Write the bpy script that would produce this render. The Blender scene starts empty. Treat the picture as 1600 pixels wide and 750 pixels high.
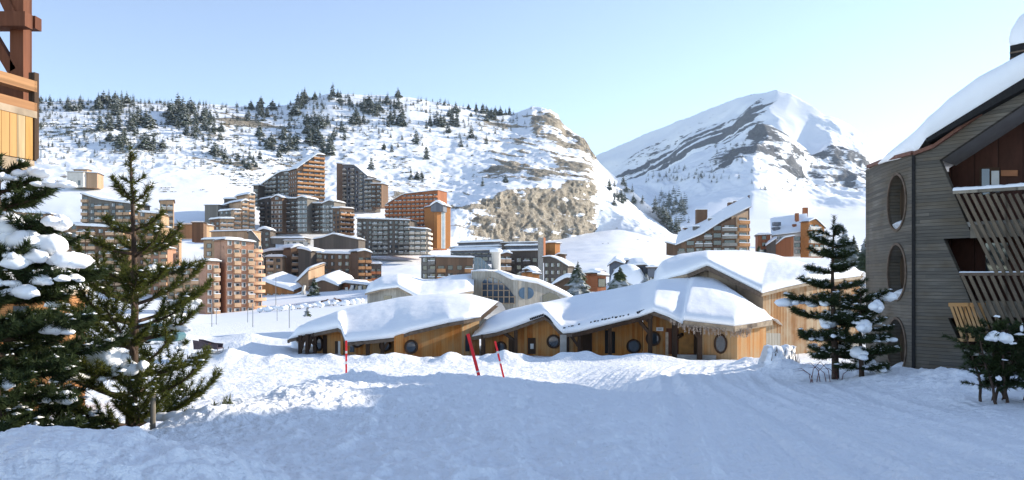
import bpy, math, random
import numpy as np
from mathutils import Vector, Matrix
from mathutils.geometry import tessellate_polygon

F = 1250.0          # focal length in pixels of the 1600 px wide photograph
HOR = 440.0         # row of the horizon; eye height is z = 0
R = math.radians
SUN_AZ, SUN_EL = R(68), R(19)      # clockwise from the viewing direction (+Y)
SUNV = Vector((math.sin(SUN_AZ)*math.cos(SUN_EL), math.cos(SUN_AZ)*math.cos(SUN_EL), math.sin(SUN_EL)))

scene = bpy.context.scene
COL = scene.collection

def P(px, py, D):
    return np.array(((px-800)/F*D, D, (HOR-py)/F*D))

# ------------------------------------------------------------------ noise
_r = np.random.RandomState(11)
PERM = np.concatenate([_r.permutation(256)]*3)
GR2 = np.stack([np.cos(np.arange(256)*2.399), np.sin(np.arange(256)*2.399)], 1)
def pn2(x, y):
    x = np.asarray(x, float); y = np.asarray(y, float)
    xi = np.floor(x).astype(int); yi = np.floor(y).astype(int)
    xf = x-xi; yf = y-yi; xi &= 255; yi &= 255
    u = xf*xf*xf*(xf*(xf*6-15)+10); v = yf*yf*yf*(yf*(yf*6-15)+10)
    def g(a, b, dx, dy):
        h = PERM[PERM[a]+b]; q = GR2[h]
        return q[..., 0]*dx+q[..., 1]*dy
    n00 = g(xi, yi, xf, yf); n10 = g(xi+1, yi, xf-1, yf)
    n01 = g(xi, yi+1, xf, yf-1); n11 = g(xi+1, yi+1, xf-1, yf-1)
    return 1.5*((n00*(1-u)+n10*u)*(1-v)+(n01*(1-u)+n11*u)*v)
def fbm(x, y, o=4, g=.5):
    s = 0; a = 1.; f = 1.; n = 0
    for i in range(o):
        s = s+a*pn2(x*f+17.3*i, y*f-9.1*i); n += a; a *= g; f *= 2.03
    return s/n
def ridged(x, y, o=4, g=.5):
    s = 0; a = 1.; f = 1.; n = 0
    for i in range(o):
        s = s+a*(1-2*np.abs(pn2(x*f+7.7*i, y*f+3.3*i))); n += a; a *= g; f *= 2.07
    return s/n
def sm(a, b, x):
    t = np.clip((np.asarray(x, float)-a)/(b-a), 0, 1); return t*t*(3-2*t)
def gauss(x, w): return np.exp(-(np.asarray(x, float)/w)**2)

# ------------------------------------------------------------------ mesh builder
class MB:
    def __init__(s): s.v = []; s.f = []; s.n = 0
    def add(s, v, f):
        v = np.asarray(v, float).reshape(-1, 3)
        if isinstance(f, np.ndarray): s.f.append(f+s.n)
        else:
            by = {}
            for q in f: by.setdefault(len(q), []).append(q)
            for q in by.values(): s.f.append(np.array(q)+s.n)
        s.v.append(v); s.n += len(v); return s
    def obox(s, o, a, b, c):
        o = np.array(o, float); a = np.array(a, float); b = np.array(b, float); c = np.array(c, float)
        if np.dot(np.cross(a, b), c) < 0: a, b = b, a
        v = [o, o+a, o+a+b, o+b, o+c, o+a+c, o+a+b+c, o+b+c]
        return s.add(v, [(0, 3, 2, 1), (4, 5, 6, 7), (0, 1, 5, 4), (1, 2, 6, 5), (2, 3, 7, 6), (3, 0, 4, 7)])
    def box(s, x0, x1, y0, y1, z0, z1):
        return s.obox((x0, y0, z0), (x1-x0, 0, 0), (0, y1-y0, 0), (0, 0, z1-z0))
    def bar(s, p, q, w, h, up=(0, 0, 1)):
        p = np.array(p, float); q = np.array(q, float); d = q-p; d /= np.linalg.norm(d)
        u = np.cross(d, up)
        if np.linalg.norm(u) < 1e-4: u = np.cross(d, (0, 1, 0))
        u /= np.linalg.norm(u); t = np.cross(u, d)
        return s.obox(p-u*w/2-t*h/2, q-p, u*w, t*h)
    def tube(s, pts, rad, n=6, cap=True):
        pts = np.array(pts, float); k = len(pts)
        rad = np.broadcast_to(np.asarray(rad, float), (k,))
        tan = np.gradient(pts, axis=0); tan /= np.linalg.norm(tan, axis=1)[:, None]+1e-9
        ref = np.array((0, 0, 1.)) if abs(tan[0][2]) < .8 else np.array((1., 0, 0))
        a = np.arange(n)*2*math.pi/n; v = []
        for i in range(k):
            u = np.cross(tan[i], ref); u /= np.linalg.norm(u)+1e-9; w = np.cross(tan[i], u)
            v.append(pts[i]+rad[i]*(np.cos(a)[:, None]*u+np.sin(a)[:, None]*w))
        v = np.concatenate(v); f = []
        for i in range(k-1):
            for j in range(n):
                f.append((i*n+j, i*n+(j+1) % n, (i+1)*n+(j+1) % n, (i+1)*n+j))
        s.add(v, f)
        if cap:
            s.f.append(np.array([list(range(n))])+s.n-len(v)); s.f.append(np.array([list(range(n))[::-1]])+s.n-n)
        return s
    def prism(s, poly, ext):
        poly = np.array(poly, float); n = len(poly); ext = np.array(ext, float)
        tri = tessellate_polygon([[Vector(p) for p in poly]])
        f = [tuple(t) for t in tri]+[tuple(i+n for i in t[::-1]) for t in tri]
        f += [(i, (i+1) % n, (i+1) % n+n, i+n) for i in range(n)]
        return s.add(np.concatenate([poly, poly+ext]), f)
    def grid(s, pts):          # pts: (rows, cols, 3)
        r, c = pts.shape[:2]
        i = np.arange(r-1)[:, None]*c+np.arange(c-1)[None, :]
        f = np.stack([i, i+1, i+c+1, i+c], -1).reshape(-1, 4)
        return s.add(pts.reshape(-1, 3), f)
    def lathe(s, c, prof, n=16, axis=None):
        c = np.array(c, float); a = np.arange(n)*2*math.pi/n; rows = []
        for r, z in prof: rows.append(np.stack([c[0]+r*np.cos(a), c[1]+r*np.sin(a), np.full(n, c[2]+z)], 1))
        v = np.concatenate(rows); f = []
        for i in range(len(prof)-1):
            for j in range(n): f.append((i*n+j, i*n+(j+1) % n, (i+1)*n+(j+1) % n, (i+1)*n+j))
        return s.add(v, f)
    def mesh(s, name, mat=None, off=(0, 0, 0), smooth=False):
        v = np.concatenate(s.v)-np.array(off, float)
        me = bpy.data.meshes.new(name)
        me.vertices.add(len(v)); me.vertices.foreach_set('co', v.astype(np.float32).ravel())
        loops = np.concatenate([q.ravel() for q in s.f]).astype(np.int32)
        tot = np.concatenate([np.full(len(q), q.shape[1]) for q in s.f]).astype(np.int32)
        me.loops.add(len(loops)); me.loops.foreach_set('vertex_index', loops)
        me.polygons.add(len(tot)); st = np.concatenate([[0], np.cumsum(tot)[:-1]]).astype(np.int32)
        me.polygons.foreach_set('loop_start', st)
        me.polygons.foreach_set('use_smooth', np.full(len(tot), bool(smooth)))
        me.update(calc_edges=True)
        if mat: me.materials.append(mat)
        return me
    def build(s, name, mat=None, parent=None, smooth=False):
        off = wloc(parent) if parent else (0, 0, 0)
        o = bpy.data.objects.new(name, s.mesh(name, mat, off, smooth))
        COL.objects.link(o)
        if parent: o.parent = parent
        return o
def wloc(o):
    l = np.zeros(3)
    while o is not None: l = l+np.array(o.location); o = o.parent
    return l
def tag(o, label=None, cat=None, group=None, kind=None):
    if label: o['label'] = label
    if cat: o['category'] = cat
    if group: o['group'] = group
    if kind: o['kind'] = kind
    return o
def empty(name, loc, label=None, cat=None, group=None):
    o = bpy.data.objects.new(name, None); o.location = loc; o.empty_display_size = .3
    COL.objects.link(o); return tag(o, label, cat, group)
def place(name, mesh, loc, parent=None, rz=0, sc=1.0):
    o = bpy.data.objects.new(name, mesh); o.location = loc; o.rotation_euler.z = rz
    o.scale = (sc,)*3 if np.isscalar(sc) else sc
    COL.objects.link(o)
    if parent: o.parent = parent
    return o

# ------------------------------------------------------------------ materials
class NT:
    def __init__(s, name):
        s.m = bpy.data.materials.new(name); s.m.use_nodes = True
        s.t = s.m.node_tree; s.bs = s.t.nodes['Principled BSDF']; s.out = s.t.nodes['Material Output']
    def n(s, typ, props=None, **inp):
        nd = s.t.nodes.new('ShaderNode'+typ)
        for k, v in (props or {}).items(): setattr(nd, k, v)
        for k, v in inp.items():
            k = k.replace('_', ' ') if k not in nd.inputs else k
            key = int(k[1:]) if k[0] == 'i' and k[1:].isdigit() else k
            if isinstance(v, bpy.types.NodeSocket): s.t.links.new(v, nd.inputs[key])
            else: nd.inputs[key].default_value = v
        return nd
    def math(s, op, a, b=0.0, c=0.0, clamp=False):
        return s.n('Math', {'operation': op, 'use_clamp': clamp}, i0=a, i1=b, i2=c).outputs[0]
    def mix(s, fac, a, b, mode='MIX'):
        nd = s.t.nodes.new('ShaderNodeMix'); nd.data_type = 'RGBA'; nd.blend_type = mode
        for i, v in ((0, fac), (6, a), (7, b)):
            if isinstance(v, bpy.types.NodeSocket): s.t.links.new(v, nd.inputs[i])
            else: nd.inputs[i].default_value = v if i == 0 else (*v, 1)[:4]
        return nd.outputs[2]
    def noise(s, vec, scale, detail=4, rough=.55):
        return s.n('TexNoise', None, Vector=vec, Scale=scale, Detail=detail, Roughness=rough).outputs[0]
    def mapr(s, v, a, b, c=0., d=1.):
        return s.n('MapRange', None, i0=v, i1=a, i2=b, i3=c, i4=d).outputs[0]
    def pos(s): return s.n('NewGeometry').outputs['Position']
    def obj(s): return s.n('TexCoord').outputs['Object']
    def sep(s, v): return s.n('SeparateXYZ', None, Vector=v).outputs
    def comb(s, x, y, z): return s.n('CombineXYZ', None, X=x, Y=y, Z=z).outputs[0]
    def scale(s, v, xyz): return s.n('VectorMath', {'operation': 'MULTIPLY'}, i0=v, i1=xyz).outputs[0]
    def set(s, **k):
        for a, v in k.items():
            a = a.replace('_', ' ')
            if isinstance(v, bpy.types.NodeSocket): s.t.links.new(v, s.bs.inputs[a])
            else: s.bs.inputs[a].default_value = v
        return s
    def bump(s, h, strength=.5, dist=.05):
        s.set(Normal=s.n('Bump', None, Height=h, Strength=strength, Distance=dist).outputs[0]); return s

def plain(name, c, rough=.7, var=.25, scale=3., metal=0., spec=.3):
    t = NT(name); p = t.obj(); k = t.noise(p, scale, 4)
    d = tuple(x*(1-var) for x in c); e = tuple(min(1, x*(1+var)) for x in c)
    t.set(Base_Color=t.mix(t.mapr(k, .3, .7), d, e), Roughness=rough, Metallic=metal)
    t.bs.inputs['Specular IOR Level'].default_value = spec
    return t.m
def planks(name, c1, c2, w=.14, rough=.75, horizontal=False, gap=.35, grey=None, bump=.4, kx=1., ky=.7):
    """boards w metres wide, every board its own tone, long grain, dark joints"""
    t = NT(name); p = t.pos(); x, y, z = t.sep(p)
    h = z if horizontal else t.math('ADD', t.math('MULTIPLY', x, kx), t.math('MULTIPLY', y, ky))
    l = t.math('ADD', x, t.math('MULTIPLY', y, -.8)) if horizontal else z
    q = t.math('DIVIDE', h, w); idx = t.math('FLOOR', q); fr = t.math('FRACT', q)
    seg = t.math('FLOOR', t.math('DIVIDE', t.math('ADD', l, t.math('MULTIPLY', idx, 1.37)), 3.1)) if horizontal else 0.0
    rnd = t.n('TexWhiteNoise', {'noise_dimensions': '2D'}, Vector=t.comb(idx, seg, 0.0)).outputs[0]
    g = t.noise(t.comb(t.math('MULTIPLY', h, 22), t.math('MULTIPLY', l, 1.3), t.math('MULTIPLY', idx, 3.1)), 1.0, 5, .65)
    blot = t.noise(p, .55, 3)
    c = t.mix(t.mapr(rnd, 0, 1), c1, c2)
    c = t.mix(t.mapr(g, .35, .75, .0, .55), c, tuple(v*.35 for v in c1))
    if grey: c = t.mix(t.mapr(t.math('ADD', blot, t.math('MULTIPLY', rnd, .25)), .48, .78), c, grey)
    edge = t.math('MULTIPLY', t.mapr(fr, 0, .05), t.mapr(fr, .95, 1., 1., 0.))
    c = t.mix(t.math('MULTIPLY', t.math('SUBTRACT', 1.0, edge), gap+.3), c, tuple(v*.12 for v in c1))
    t.set(Base_Color=c, Roughness=rough); t.bs.inputs['Specular IOR Level'].default_value = .2
    t.bump(t.math('ADD', t.math('MULTIPLY', edge, 1.0), t.math('MULTIPLY', g, .25)), bump, .02)
    return t.m

M = {}
def snow_mat(name, col=(.93, .935, .945), scales=((1.3, .10), (7., .03), (38., .008)), rough=.62):
    t = NT(name); p = t.pos(); h = None
    for sc, am in scales:
        k = t.math('MULTIPLY', t.noise(p, sc, 3), am)
        h = k if h is None else t.math('ADD', h, k)
    tone = t.noise(p, .6, 3)
    t.set(Base_Color=t.mix(t.mapr(tone, .3, .7), tuple(c*.965 for c in col), col), Roughness=rough)
    t.bs.inputs['Specular IOR Level'].default_value = .25
    t.bump(h, .8, 1.0)
    return t.m
M['snow'] = snow_mat('snow_fresh', scales=((1.1, .05), (9., .008)))
M['snow_far'] = snow_mat('snow_roof_far', scales=((.35, .15), (1.5, .05)))
M['ground'] = snow_mat('snow_ground', scales=((2.3, .13), (7., .075), (24., .026)))

def terrain_mat(name, rock_a, rock_b, rock_c, sc, thr=(.42, .60), bump=4.):
    t = NT(name); p = t.pos()
    at = t.n('Attribute', {'attribute_name': 'rock'}).outputs['Fac']
    n1 = t.noise(t.scale(p, (1, 1, 2.6)), .045*sc, 6, .62)
    n2 = t.noise(t.scale(p, (1, 1, .45)), .22*sc, 6, .72)
    n3 = t.noise(t.scale(p, (.6, .6, 3.)), .09*sc, 5, .7)
    k = t.math('ADD', at, t.math('MULTIPLY', t.math('SUBTRACT', t.math('ADD', n1, n3), 1.0), .85))
    fac = t.mapr(k, thr[0], thr[1])
    rc = t.mix(t.mapr(n2, .35, .68), rock_a, rock_b)
    n4 = t.noise(t.scale(p, (1, 1, .5)), .75*sc, 5, .75)
    rc = t.mix(t.mapr(n4, .50, .66, 0., .85), rc, tuple(v*.42 for v in rock_a))
    rc = t.mix(t.mapr(n3, .48, .68), rc, rock_c)
    rc = t.mix(t.mapr(n1, .58, .75, 0., .7), rc, tuple(v*.30 for v in rock_a))
    s1 = t.noise(p, .02*sc, 4)
    sc_ = t.mix(t.mapr(s1, .3, .7), (.86, .875, .90), (.90, .91, .935))
    t.set(Base_Color=t.mix(fac, sc_, rc), Roughness=.8)
    t.bs.inputs['Specular IOR Level'].default_value = .1
    h = t.math('ADD', t.math('MULTIPLY', t.math('ADD', n2, t.math('MULTIPLY', n4, .6)), fac), t.math('MULTIPLY', n1, .10))
    t.bump(h, .5, bump)
    return t.m
M['hill'] = terrain_mat('hillside', (.17, .14, .105), (.56, .49, .385), (.38, .33, .26), 1.25, thr=(.48, .525))
M['mountain'] = terrain_mat('mountain', (.075, .082, .095), (.17, .17, .175), (.12, .12, .125), .42, thr=(.46, .54), bump=9.)

M['glass'] = plain('window_glass', (.03, .04, .05), .06, .2, 1., spec=.9)
M['glass_blue'] = plain('blue_glass', (.05, .12, .20), .08, .3, 1., spec=.9)
M['curtain'] = plain('window_with_pale_curtain', (.50, .50, .48), .35, .2, 1.)
M['frame'] = plain('dark_window_frame', (.05, .04, .035), .6)
M['frame_w'] = plain('pale_window_frame', (.6, .58, .54), .6)
M['orange'] = planks('orange_boards', (.40, .13, .025), (.70, .29, .06), .16, grey=(.40, .22, .085))
M['orange_w'] = planks('weathered_or_lit_orange', (.50, .20, .05), (.62, .31, .10), .16, grey=(.44, .29, .15))  # weathered boards; on the small balcony front it stands in for warm light
M['greyw'] = planks('grey_boards', (.20, .17, .13), (.36, .31, .24), .18)
M['palew'] = planks('pale_grey_boards', (.34, .31, .26), (.50, .46, .39), .2)
M['dark'] = planks('dark_timber', (.045, .026, .016), (.075, .042, .024), .2, gap=.1)
M['fascia'] = plain('fascia_timber', (.12, .085, .06), .75, .4, 4.)
M['fascia_l'] = plain('pale_fascia_timber', (.34, .26, .18), .75, .3, 4.)
M['red'] = plain('red_paint', (.78, .025, .03), .45, .15, 6.)
M['black'] = plain('black_bitumen', (.014, .013, .013), .8, .3, 8.)
M['concrete'] = plain('concrete', (.30, .28, .25), .85, .2, 2.)
M['white_wall'] = plain('white_render', (.62, .58, .52), .85, .12, .5)
M['metal'] = plain('grey_metal', (.25, .26, .27), .4, .2, 5., metal=.6)
M['copper'] = plain('rust_trim', (.17, .075, .05), .6, .3, 6.)
# ------------------------------------------------------------------ near ground
def near_z(x, y):
    x = np.asarray(x, float); y = np.asarray(y, float)
    road = -1.2-.075*y
    field = -3.55-.030*y
    xe = -4.6-1.9*(1-sm(6.5, 9.5, y))+.35*pn2(y*.35, 3.1)
    left = sm(-2.6, .6, x-xe)
    far = np.maximum(1-sm(18.3, 23.5, y+.35*pn2(x*.5, 1.2)), sm(.4, 5.0, x-(y-20)*.08))
    m = left*far
    z = field+m*np.maximum(road-field, 0)
    road_m = sm(.5, 2.5, x-.2-(y-8)*.02)*sm(9.8, 7.6, x)      # packed driving lane
    # lips of the plowed plateau
    z += .26*gauss(x-xe-.9, 1.1)*sm(8, 11, y)*(1-sm(16, 20, y))*(.8+.35*pn2(x*.9, y*.6))
    z += .20*gauss(y-18.0, 1.8)*sm(-5.2, -3.6, x)*(1-sm(.6, 2.8, x))*(1+.30*pn2(x*.9, y*.5))
    z += .34*gauss(x+1.6, 2.6)*gauss(y-14.5, 4.2)*left
    # close bank bottom left
    z += .50*gauss(y-5.7, 1.25)*(1-sm(-3.0, -1.2, x))*(1+.22*pn2(x*1.1, y))
    # bank at the foot of the grey building on the right
    xr = 10.6+.5*np.sin(y*.33)
    bm = sm(11, 15, y)*(1-sm(33, 38, y))
    z += bm*gauss(x-xr, 1.5)*(.34+.22*pn2(x*.8+5, y*.7)+.10*pn2(x*2.1, y*1.9))
    z += bm*sm(0, 3, x-xr)*.25
        # heaps in front of the chalets
    cb = sm(-26, -20, x)*(1-sm(4, 9, x))
    z += cb*gauss(y-50.6, 1.7)*np.clip(.42+.6*pn2(x*.33+2, 4.4)+.18*pn2(x*1.1, y*.5), .02, 2)
    z += .5*gauss(x-8.2, 1.8)*gauss(y-49.2, 1.0)
    # shovelled rims further out
    z += .25*gauss(y-35.5-.8*pn2(x*.1, 0), 1.1)*sm(-26, -18, x)*(1-sm(0, 5, x))*(.8+.7*pn2(x*.6, y*.4))
    z += .7*gauss(y-78-.05*x, 2.5)*(1-sm(-14, -6, x))*(1+.6*pn2(x*.3, y*.2))
    z += .8*gauss(y-64-.2*x, 2.0)*(1-sm(-20, -15, x))*(1+.6*pn2(x*.3, y*.3))
    # loose lumps
    rough = (1-road_m*.78)*(1-sm(45, 120, y))
    cd = 1/(1+y*.012)
    nearw = 1-sm(22, 40, y)
    z += rough*nearw*(.05*ridged(x*1.1+.5*pn2(x, y), y*.9, 5, .6)+.035*fbm(x*3.3, y*2.6, 4, .6)+.03*np.clip(pn2(x*6.5, y*5)-.15, 0, 1))
    z += rough*(.10*fbm(x*.55, y*.55, 4)+.055*ridged(x*1.7, y*1.4, 3)*cd+.022*fbm(x*6, y*6, 3)*(1-sm(14, 30, y)))
    clod = np.clip(pn2(x*3.1+4, y*2.3)-.35, 0, 1)*np.clip(pn2(x*.4, y*.4)+.3, 0, 1)
    z += rough*.20*clod*(1-sm(25, 60, y))
    # wheel ruts and plough scrapes on the lane, turning slightly to the left
    lane = x-.3-(y-7)*.16-.010*(y-7)**2*.18
    z += road_m*(1-sm(38, 50, y))*(.022*pn2(lane*2.2, y*.07+2)+.022*np.abs(pn2(lane*4.1, y*.13))+.016*np.abs(pn2(lane*9.5, y*.25))+.010*pn2(lane*19, y*.5)+.034*fbm(x*4, y*4, 4, .6)+.035*np.clip(pn2(x*5.1, y*3.7)-.2, 0, 1)+.02*fbm(x*1.2, y*.8, 3))
    for c in (1.2, 2.7, 4.1, 5.6): z -= road_m*(.05*gauss(lane-c+.25*np.sin(y*.2+c), .17)-.03*gauss(lane-c+.34+.25*np.sin(y*.2+c), .10)-.03*gauss(lane-c-.34+.25*np.sin(y*.2+c), .10))
    return z

UT = np.array([-700, 60, 200, 330, 450, 560, 640, 705, 780, 860, 920, 945, 960, 1000, 1040, 1065, 1100, 1250, 1500, 2300.])
KD = [(150,)*20, (260,)*20, (380,)*20, (480,)*20, (600,)*20, (640,)*7+(634, 628, 628, 628, 632)+(640,)*8, (790,)*20, (1000,)*9+(985, 930, 860, 830, 790, 760, 760, 780, 800, 800, 800)]
KP = [
 (506, 506, 506, 506, 498, 490, 485, 480, 478, 474, 470, 470, 470, 470, 468, 466, 464, 462, 462, 462),
 (470, 475, 480, 485, 474, 464, 458, 456, 455, 454, 453, 453, 453, 453, 452, 450, 448, 446, 446, 446),
 (400, 405, 415, 428, 430, 428, 426, 428, 432, 434, 432, 430, 430, 430, 428, 426, 424, 422, 422, 422),
 (345, 350, 356, 366, 388, 396, 402, 408, 412, 408, 402, 400, 400, 402, 406, 408, 408, 408, 408, 408),
 (300, 305, 308, 318, 340, 348, 368, 390, 388, 376, 364, 359, 358, 366, 381, 389, 394, 398, 398, 398),
 (285, 288, 290, 298, 318, 322, 334, 334, 300, 288, 281, 299, 318, 345, 368, 380, 389, 394, 394, 394),
 (222, 226, 228, 232, 246, 250, 252, 258, 250, 238, 254, 284, 300, 328, 358, 374, 385, 391, 391, 391),
 (158, 158, 160, 164, 160, 150, 153, 162, 172, 178, 236, 262, 275, 308, 345, 367, 380, 388, 388, 388)]
RIDGE_U = np.array([-700, 40, 60, 120, 200, 270, 330, 400, 450, 480, 520, 560, 600, 640, 700, 740, 770, 800, 830, 850, 870, 885, 900, 912, 922, 930, 945, 960, 1000, 1040, 1065, 1100, 1250, 1500, 2300.])
RIDGE_P = np.array([162, 160, 160, 156, 158, 163, 162, 168, 164, 152, 146, 148, 149, 152, 162, 170, 176, 178, 168, 170, 182, 205, 210, 220, 236, 250, 262, 275, 308, 345, 367, 380, 388, 388, 388])

def param_sheet(us, kd, kp, rows, warp=None):
    """kd/kp: per knot arrays over us; returns y(rows,cols), py(rows,cols), s(rows) knot coordinate"""
    ys, ps, ss = [], [], []
    for k in range(len(kd)-1):
        for i in range(rows[k]):
            t = i/rows[k]
            ys.append(kd[k]*(1-t)+kd[k+1]*t); ps.append(kp[k]*(1-t)+kp[k+1]*t); ss.append(k+t)
    ys.append(kd[-1]); ps.append(kp[-1]); ss.append(len(kd)-1)
    return np.array(ys), np.array(ps), np.array(ss)

US = np.concatenate([np.linspace(-700, -60, 60)[:-1], np.arange(-60, 1660, 2.0), np.linspace(1660, 2300, 60)[1:]])

def build_near():
    us = US
    ys = np.concatenate([np.exp(np.linspace(math.log(1.2), math.log(5.0), 30))[:-1],
                         np.exp(np.linspace(math.log(5.0), math.log(60.0), 470))[:-1],
                         np.exp(np.linspace(math.log(60.), math.log(151.), 70))])
    Y = np.repeat(ys[:, None], len(us), 1); X = (us[None, :]-800)/F*Y
    Z = near_z(X, Y)
    far_py = np.interp(us, UT, KP[0]); zf = (HOR-far_py)/F*150
    w = sm(85, 150, Y); Z = Z*(1-w)+(zf[None, :]*Y/150)*w
    mb = MB(); mb.grid(np.stack([X, Y, Z], -1))
    o = mb.build('ground', M['ground'], smooth=True); tag(o, kind='structure')
    b = MB(); b.box(-60, 60, -60, 1.0, -2.2, -1.35)
    o = b.build('ground', M['snow']); tag(o, kind='structure')
build_near()

# ------------------------------------------------------------------ hill with the cliff
def build_hill():
    us = US
    kd = [np.interp(us, UT, d) for d in KD]; kp = [np.interp(us, UT, p) for p in KP]
    kp[7] = np.interp(us, RIDGE_U, RIDGE_P)+2.2*fbm(us*.03, us*0+3, 4)+1.0*ridged(us*.12, us*0, 2)
    g = np.interp(us, [-700, 60, 700, 910, 1040, 2300], [.80, .84, 1.04, 1.16, 1.12, 1.1]); gc = np.interp(us, [-700, 60, 640, 705, 945, 1040, 2300], [.84, .86, .98, 1.0, 1.24, 1.15, 1.1])
    for q in (4, 5): kd[q] = kd[q]*gc
    for q in (6, 7): kd[q] = kd[q]*g
    k = np.exp(-np.linspace(-2, 2, 7)**2); k /= k.sum()
    sf = lambda a, n=1: np.convolve(np.pad(a, 3*n, mode='edge'), np.interp(np.linspace(0, 6, 6*n+1), range(7), k)/np.interp(np.linspace(0, 6, 6*n+1), range(7), k).sum(), 'valid')
    kd = [sf(a, 5) for a in kd]; kp = [sf(a, 5) for a in kp[:7]]+[sf(kp[7], 1)]
    kd.append(kd[7]+70); kp.append(None)
    z7 = (HOR-kp[7])/F*kd[7]; kp[8] = HOR-(z7-14)*F/kd[8]
    kd.append(kd[7]+420); kp.append(HOR-(z7-190)*F/kd[9])
    rows = [26, 34, 40, 50, 100, 75, 95, 14, 6]
    Y, PY, S = param_sheet(us, kd, kp, rows)
    Sg = np.repeat(S[:, None], len(us), 1); U = np.repeat(us[None, :], len(S), 0)
    X = (U-800)/F*Y; Z = (HOR-PY)/F*Y
    # cliff mask etc.
    cl = sm(690, 760, U+14*fbm(U*.02, Sg*3, 3))*(1-sm(918, 950, U))
    cliff = cl*sm(3.93, 4.03, Sg+.05*fbm(U*.03, U*0, 3))*(1-sm(4.92, 5.12, Sg+.16*fbm(U*.02, Sg*0+2, 3)))
    part = sm(540, 640, U)*(1-sm(720, 760, U))*sm(4.2, 4.6, Sg)*(1-sm(5.3, 5.6, Sg))
    upper = sm(690, 780, U)*(1-sm(925, 940, U))*sm(4.9, 5.2, Sg)*(1-sm(6.85, 7.0, Sg))
    strata = sm(-.12, .30, fbm(X*.014+Z*.01, Z*.11+.02*X, 5, .6))
    band = sm(640, 720, U)*(1-sm(900, 930, U))*gauss(Sg-5.55+.15*fbm(U*.01, Sg, 3), .17)
    knob = sm(822, 842, U)*(1-sm(930, 938, U))*sm(6.15, 6.55, Sg)*(1-sm(7.2, 7.6, Sg))
    left = (1-sm(640, 720, U))*sm(4.6, 5.2, Sg)*(1-sm(6.9, 7.05, Sg))
    left2 = (1-sm(440, 520, U))*sm(5.4, 5.8, Sg)*sm(300, 360, U)*(1-sm(6.9, 7.05, Sg))
    ns = fbm(X*.05, Z*.11, 4); nl = fbm(X*.02+4, Y*.02, 4)
    rock = cliff*(.74+.55*ns-.30*(strata > .86)*sm(-.2, .3, ns+.1)-.35*(1-sm(700, 790, U)))+.46*part*strata+upper*(.40*strata+.22+.3*nl+.3*ns)+.50*band*(.4+.6*strata)+.62*knob*(.45+.7*strata)+left*(.19+.17*strata+.26*nl)+.26*left2*(strata+nl)
    shoulder = sm(940, 960, U)*(1-sm(1040, 1070, U))*sm(4.6, 5.2, Sg)
    rock += .16*shoulder
    # relief
    wild = sm(3.6, 4.6, Sg)*(1-sm(1060, 1120, U))
    meadow = (1-sm(420, 500, U))*(1-sm(5.0, 5.7, Sg+.25*fbm(U*.01, Sg*2, 2)))
    wild = wild*(1-.93*meadow)
    Z += wild*(6.0*fbm(X*.012, Y*.012, 5)+2.2*ridged(X*.05, Y*.05, 4)*(1-cliff))*(1-.75*sm(6.2, 6.9, Sg))*(1-.55*cl*sm(3.7, 4, Sg)*(1-sm(5.1, 5.3, Sg)))
    Z += wild*upper*3.2*strata
    Z += sm(1.2, 2.2, Sg)*(1-sm(3.4, 4.2, Sg))*1.6*fbm(X*.02, Y*.02, 4)
    rib = ridged(X*.034+.8*fbm(Z*.03, X*.02, 3), Z*.02, 6, .62)*6.0+ridged(X*.13+.9*fbm(Z*.05, X*.05, 3), Z*.06+3, 4, .6)*3.2+fbm(X*.02, Z*.05, 3)*5+ridged(X*.33+Z*.05, Z*.16, 3)*1.3
    ledge = np.sin(Z*.28+4*fbm(X*.03, Z*.01, 3))*1.7+1.2*fbm(X*.08, Z*.5, 3)
    Y2 = Y-cliff*(rib+ledge)-knob*(rib*.6+ledge)
    X2 = X+cliff*fbm(X*.1, Z*.1, 3)*2
    # the cliff turns away at its right end
    Y2 += cliff*sm(900, 945, U)*10
    Z += knob*5*ridged(X*.04, Y*.04+Z*.03, 3)
    mb = MB(); mb.grid(np.stack([X2, Y2, Z], -1))
    o = mb.build('hill', M['hill'], smooth=True); tag(o, kind='structure')
    a = o.data.attributes.new('rock', 'FLOAT', 'POINT'); a.data.foreach_set('value', rock.astype(np.float32).ravel())
    return X2, Y2, Z, rock, S
HILL = build_hill()

# ------------------------------------------------------------------ far mountain
MU = np.array([860, 900, 925, 950, 1000, 1040, 1060, 1080, 1110, 1150, 1177, 1200, 1215, 1240, 1262, 1290, 1310, 1340, 1360, 1390, 1450, 1600, 1900.])
RP = np.array([270, 257, 247, 237, 215, 200, 190, 184, 170, 155, 149, 145, 142, 148, 160, 182, 187, 205, 220, 245, 290, 340, 370])
RD = np.array([4400, 4300, 4200, 4100, 3900, 3750, 3650, 3560, 3440, 3270, 3160, 3060, 3000, 2980, 2960, 2900, 2900, 2900, 2900, 2900, 2900, 2900, 2900.])
SPp = np.array([312, 308, 303, 297, 284, 268, 258, 247, 234, 212, 199, 213, 226, 243, 258, 262, 268, 278, 288, 300, 330, 365, 385])
SD = np.array([2500, 2500, 2500, 2500, 2480, 2450, 2430, 2400, 2380, 2330, 2300, 2320, 2350, 2400, 2420, 2420, 2420, 2420, 2420, 2420, 2420, 2420, 2420.])
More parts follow.
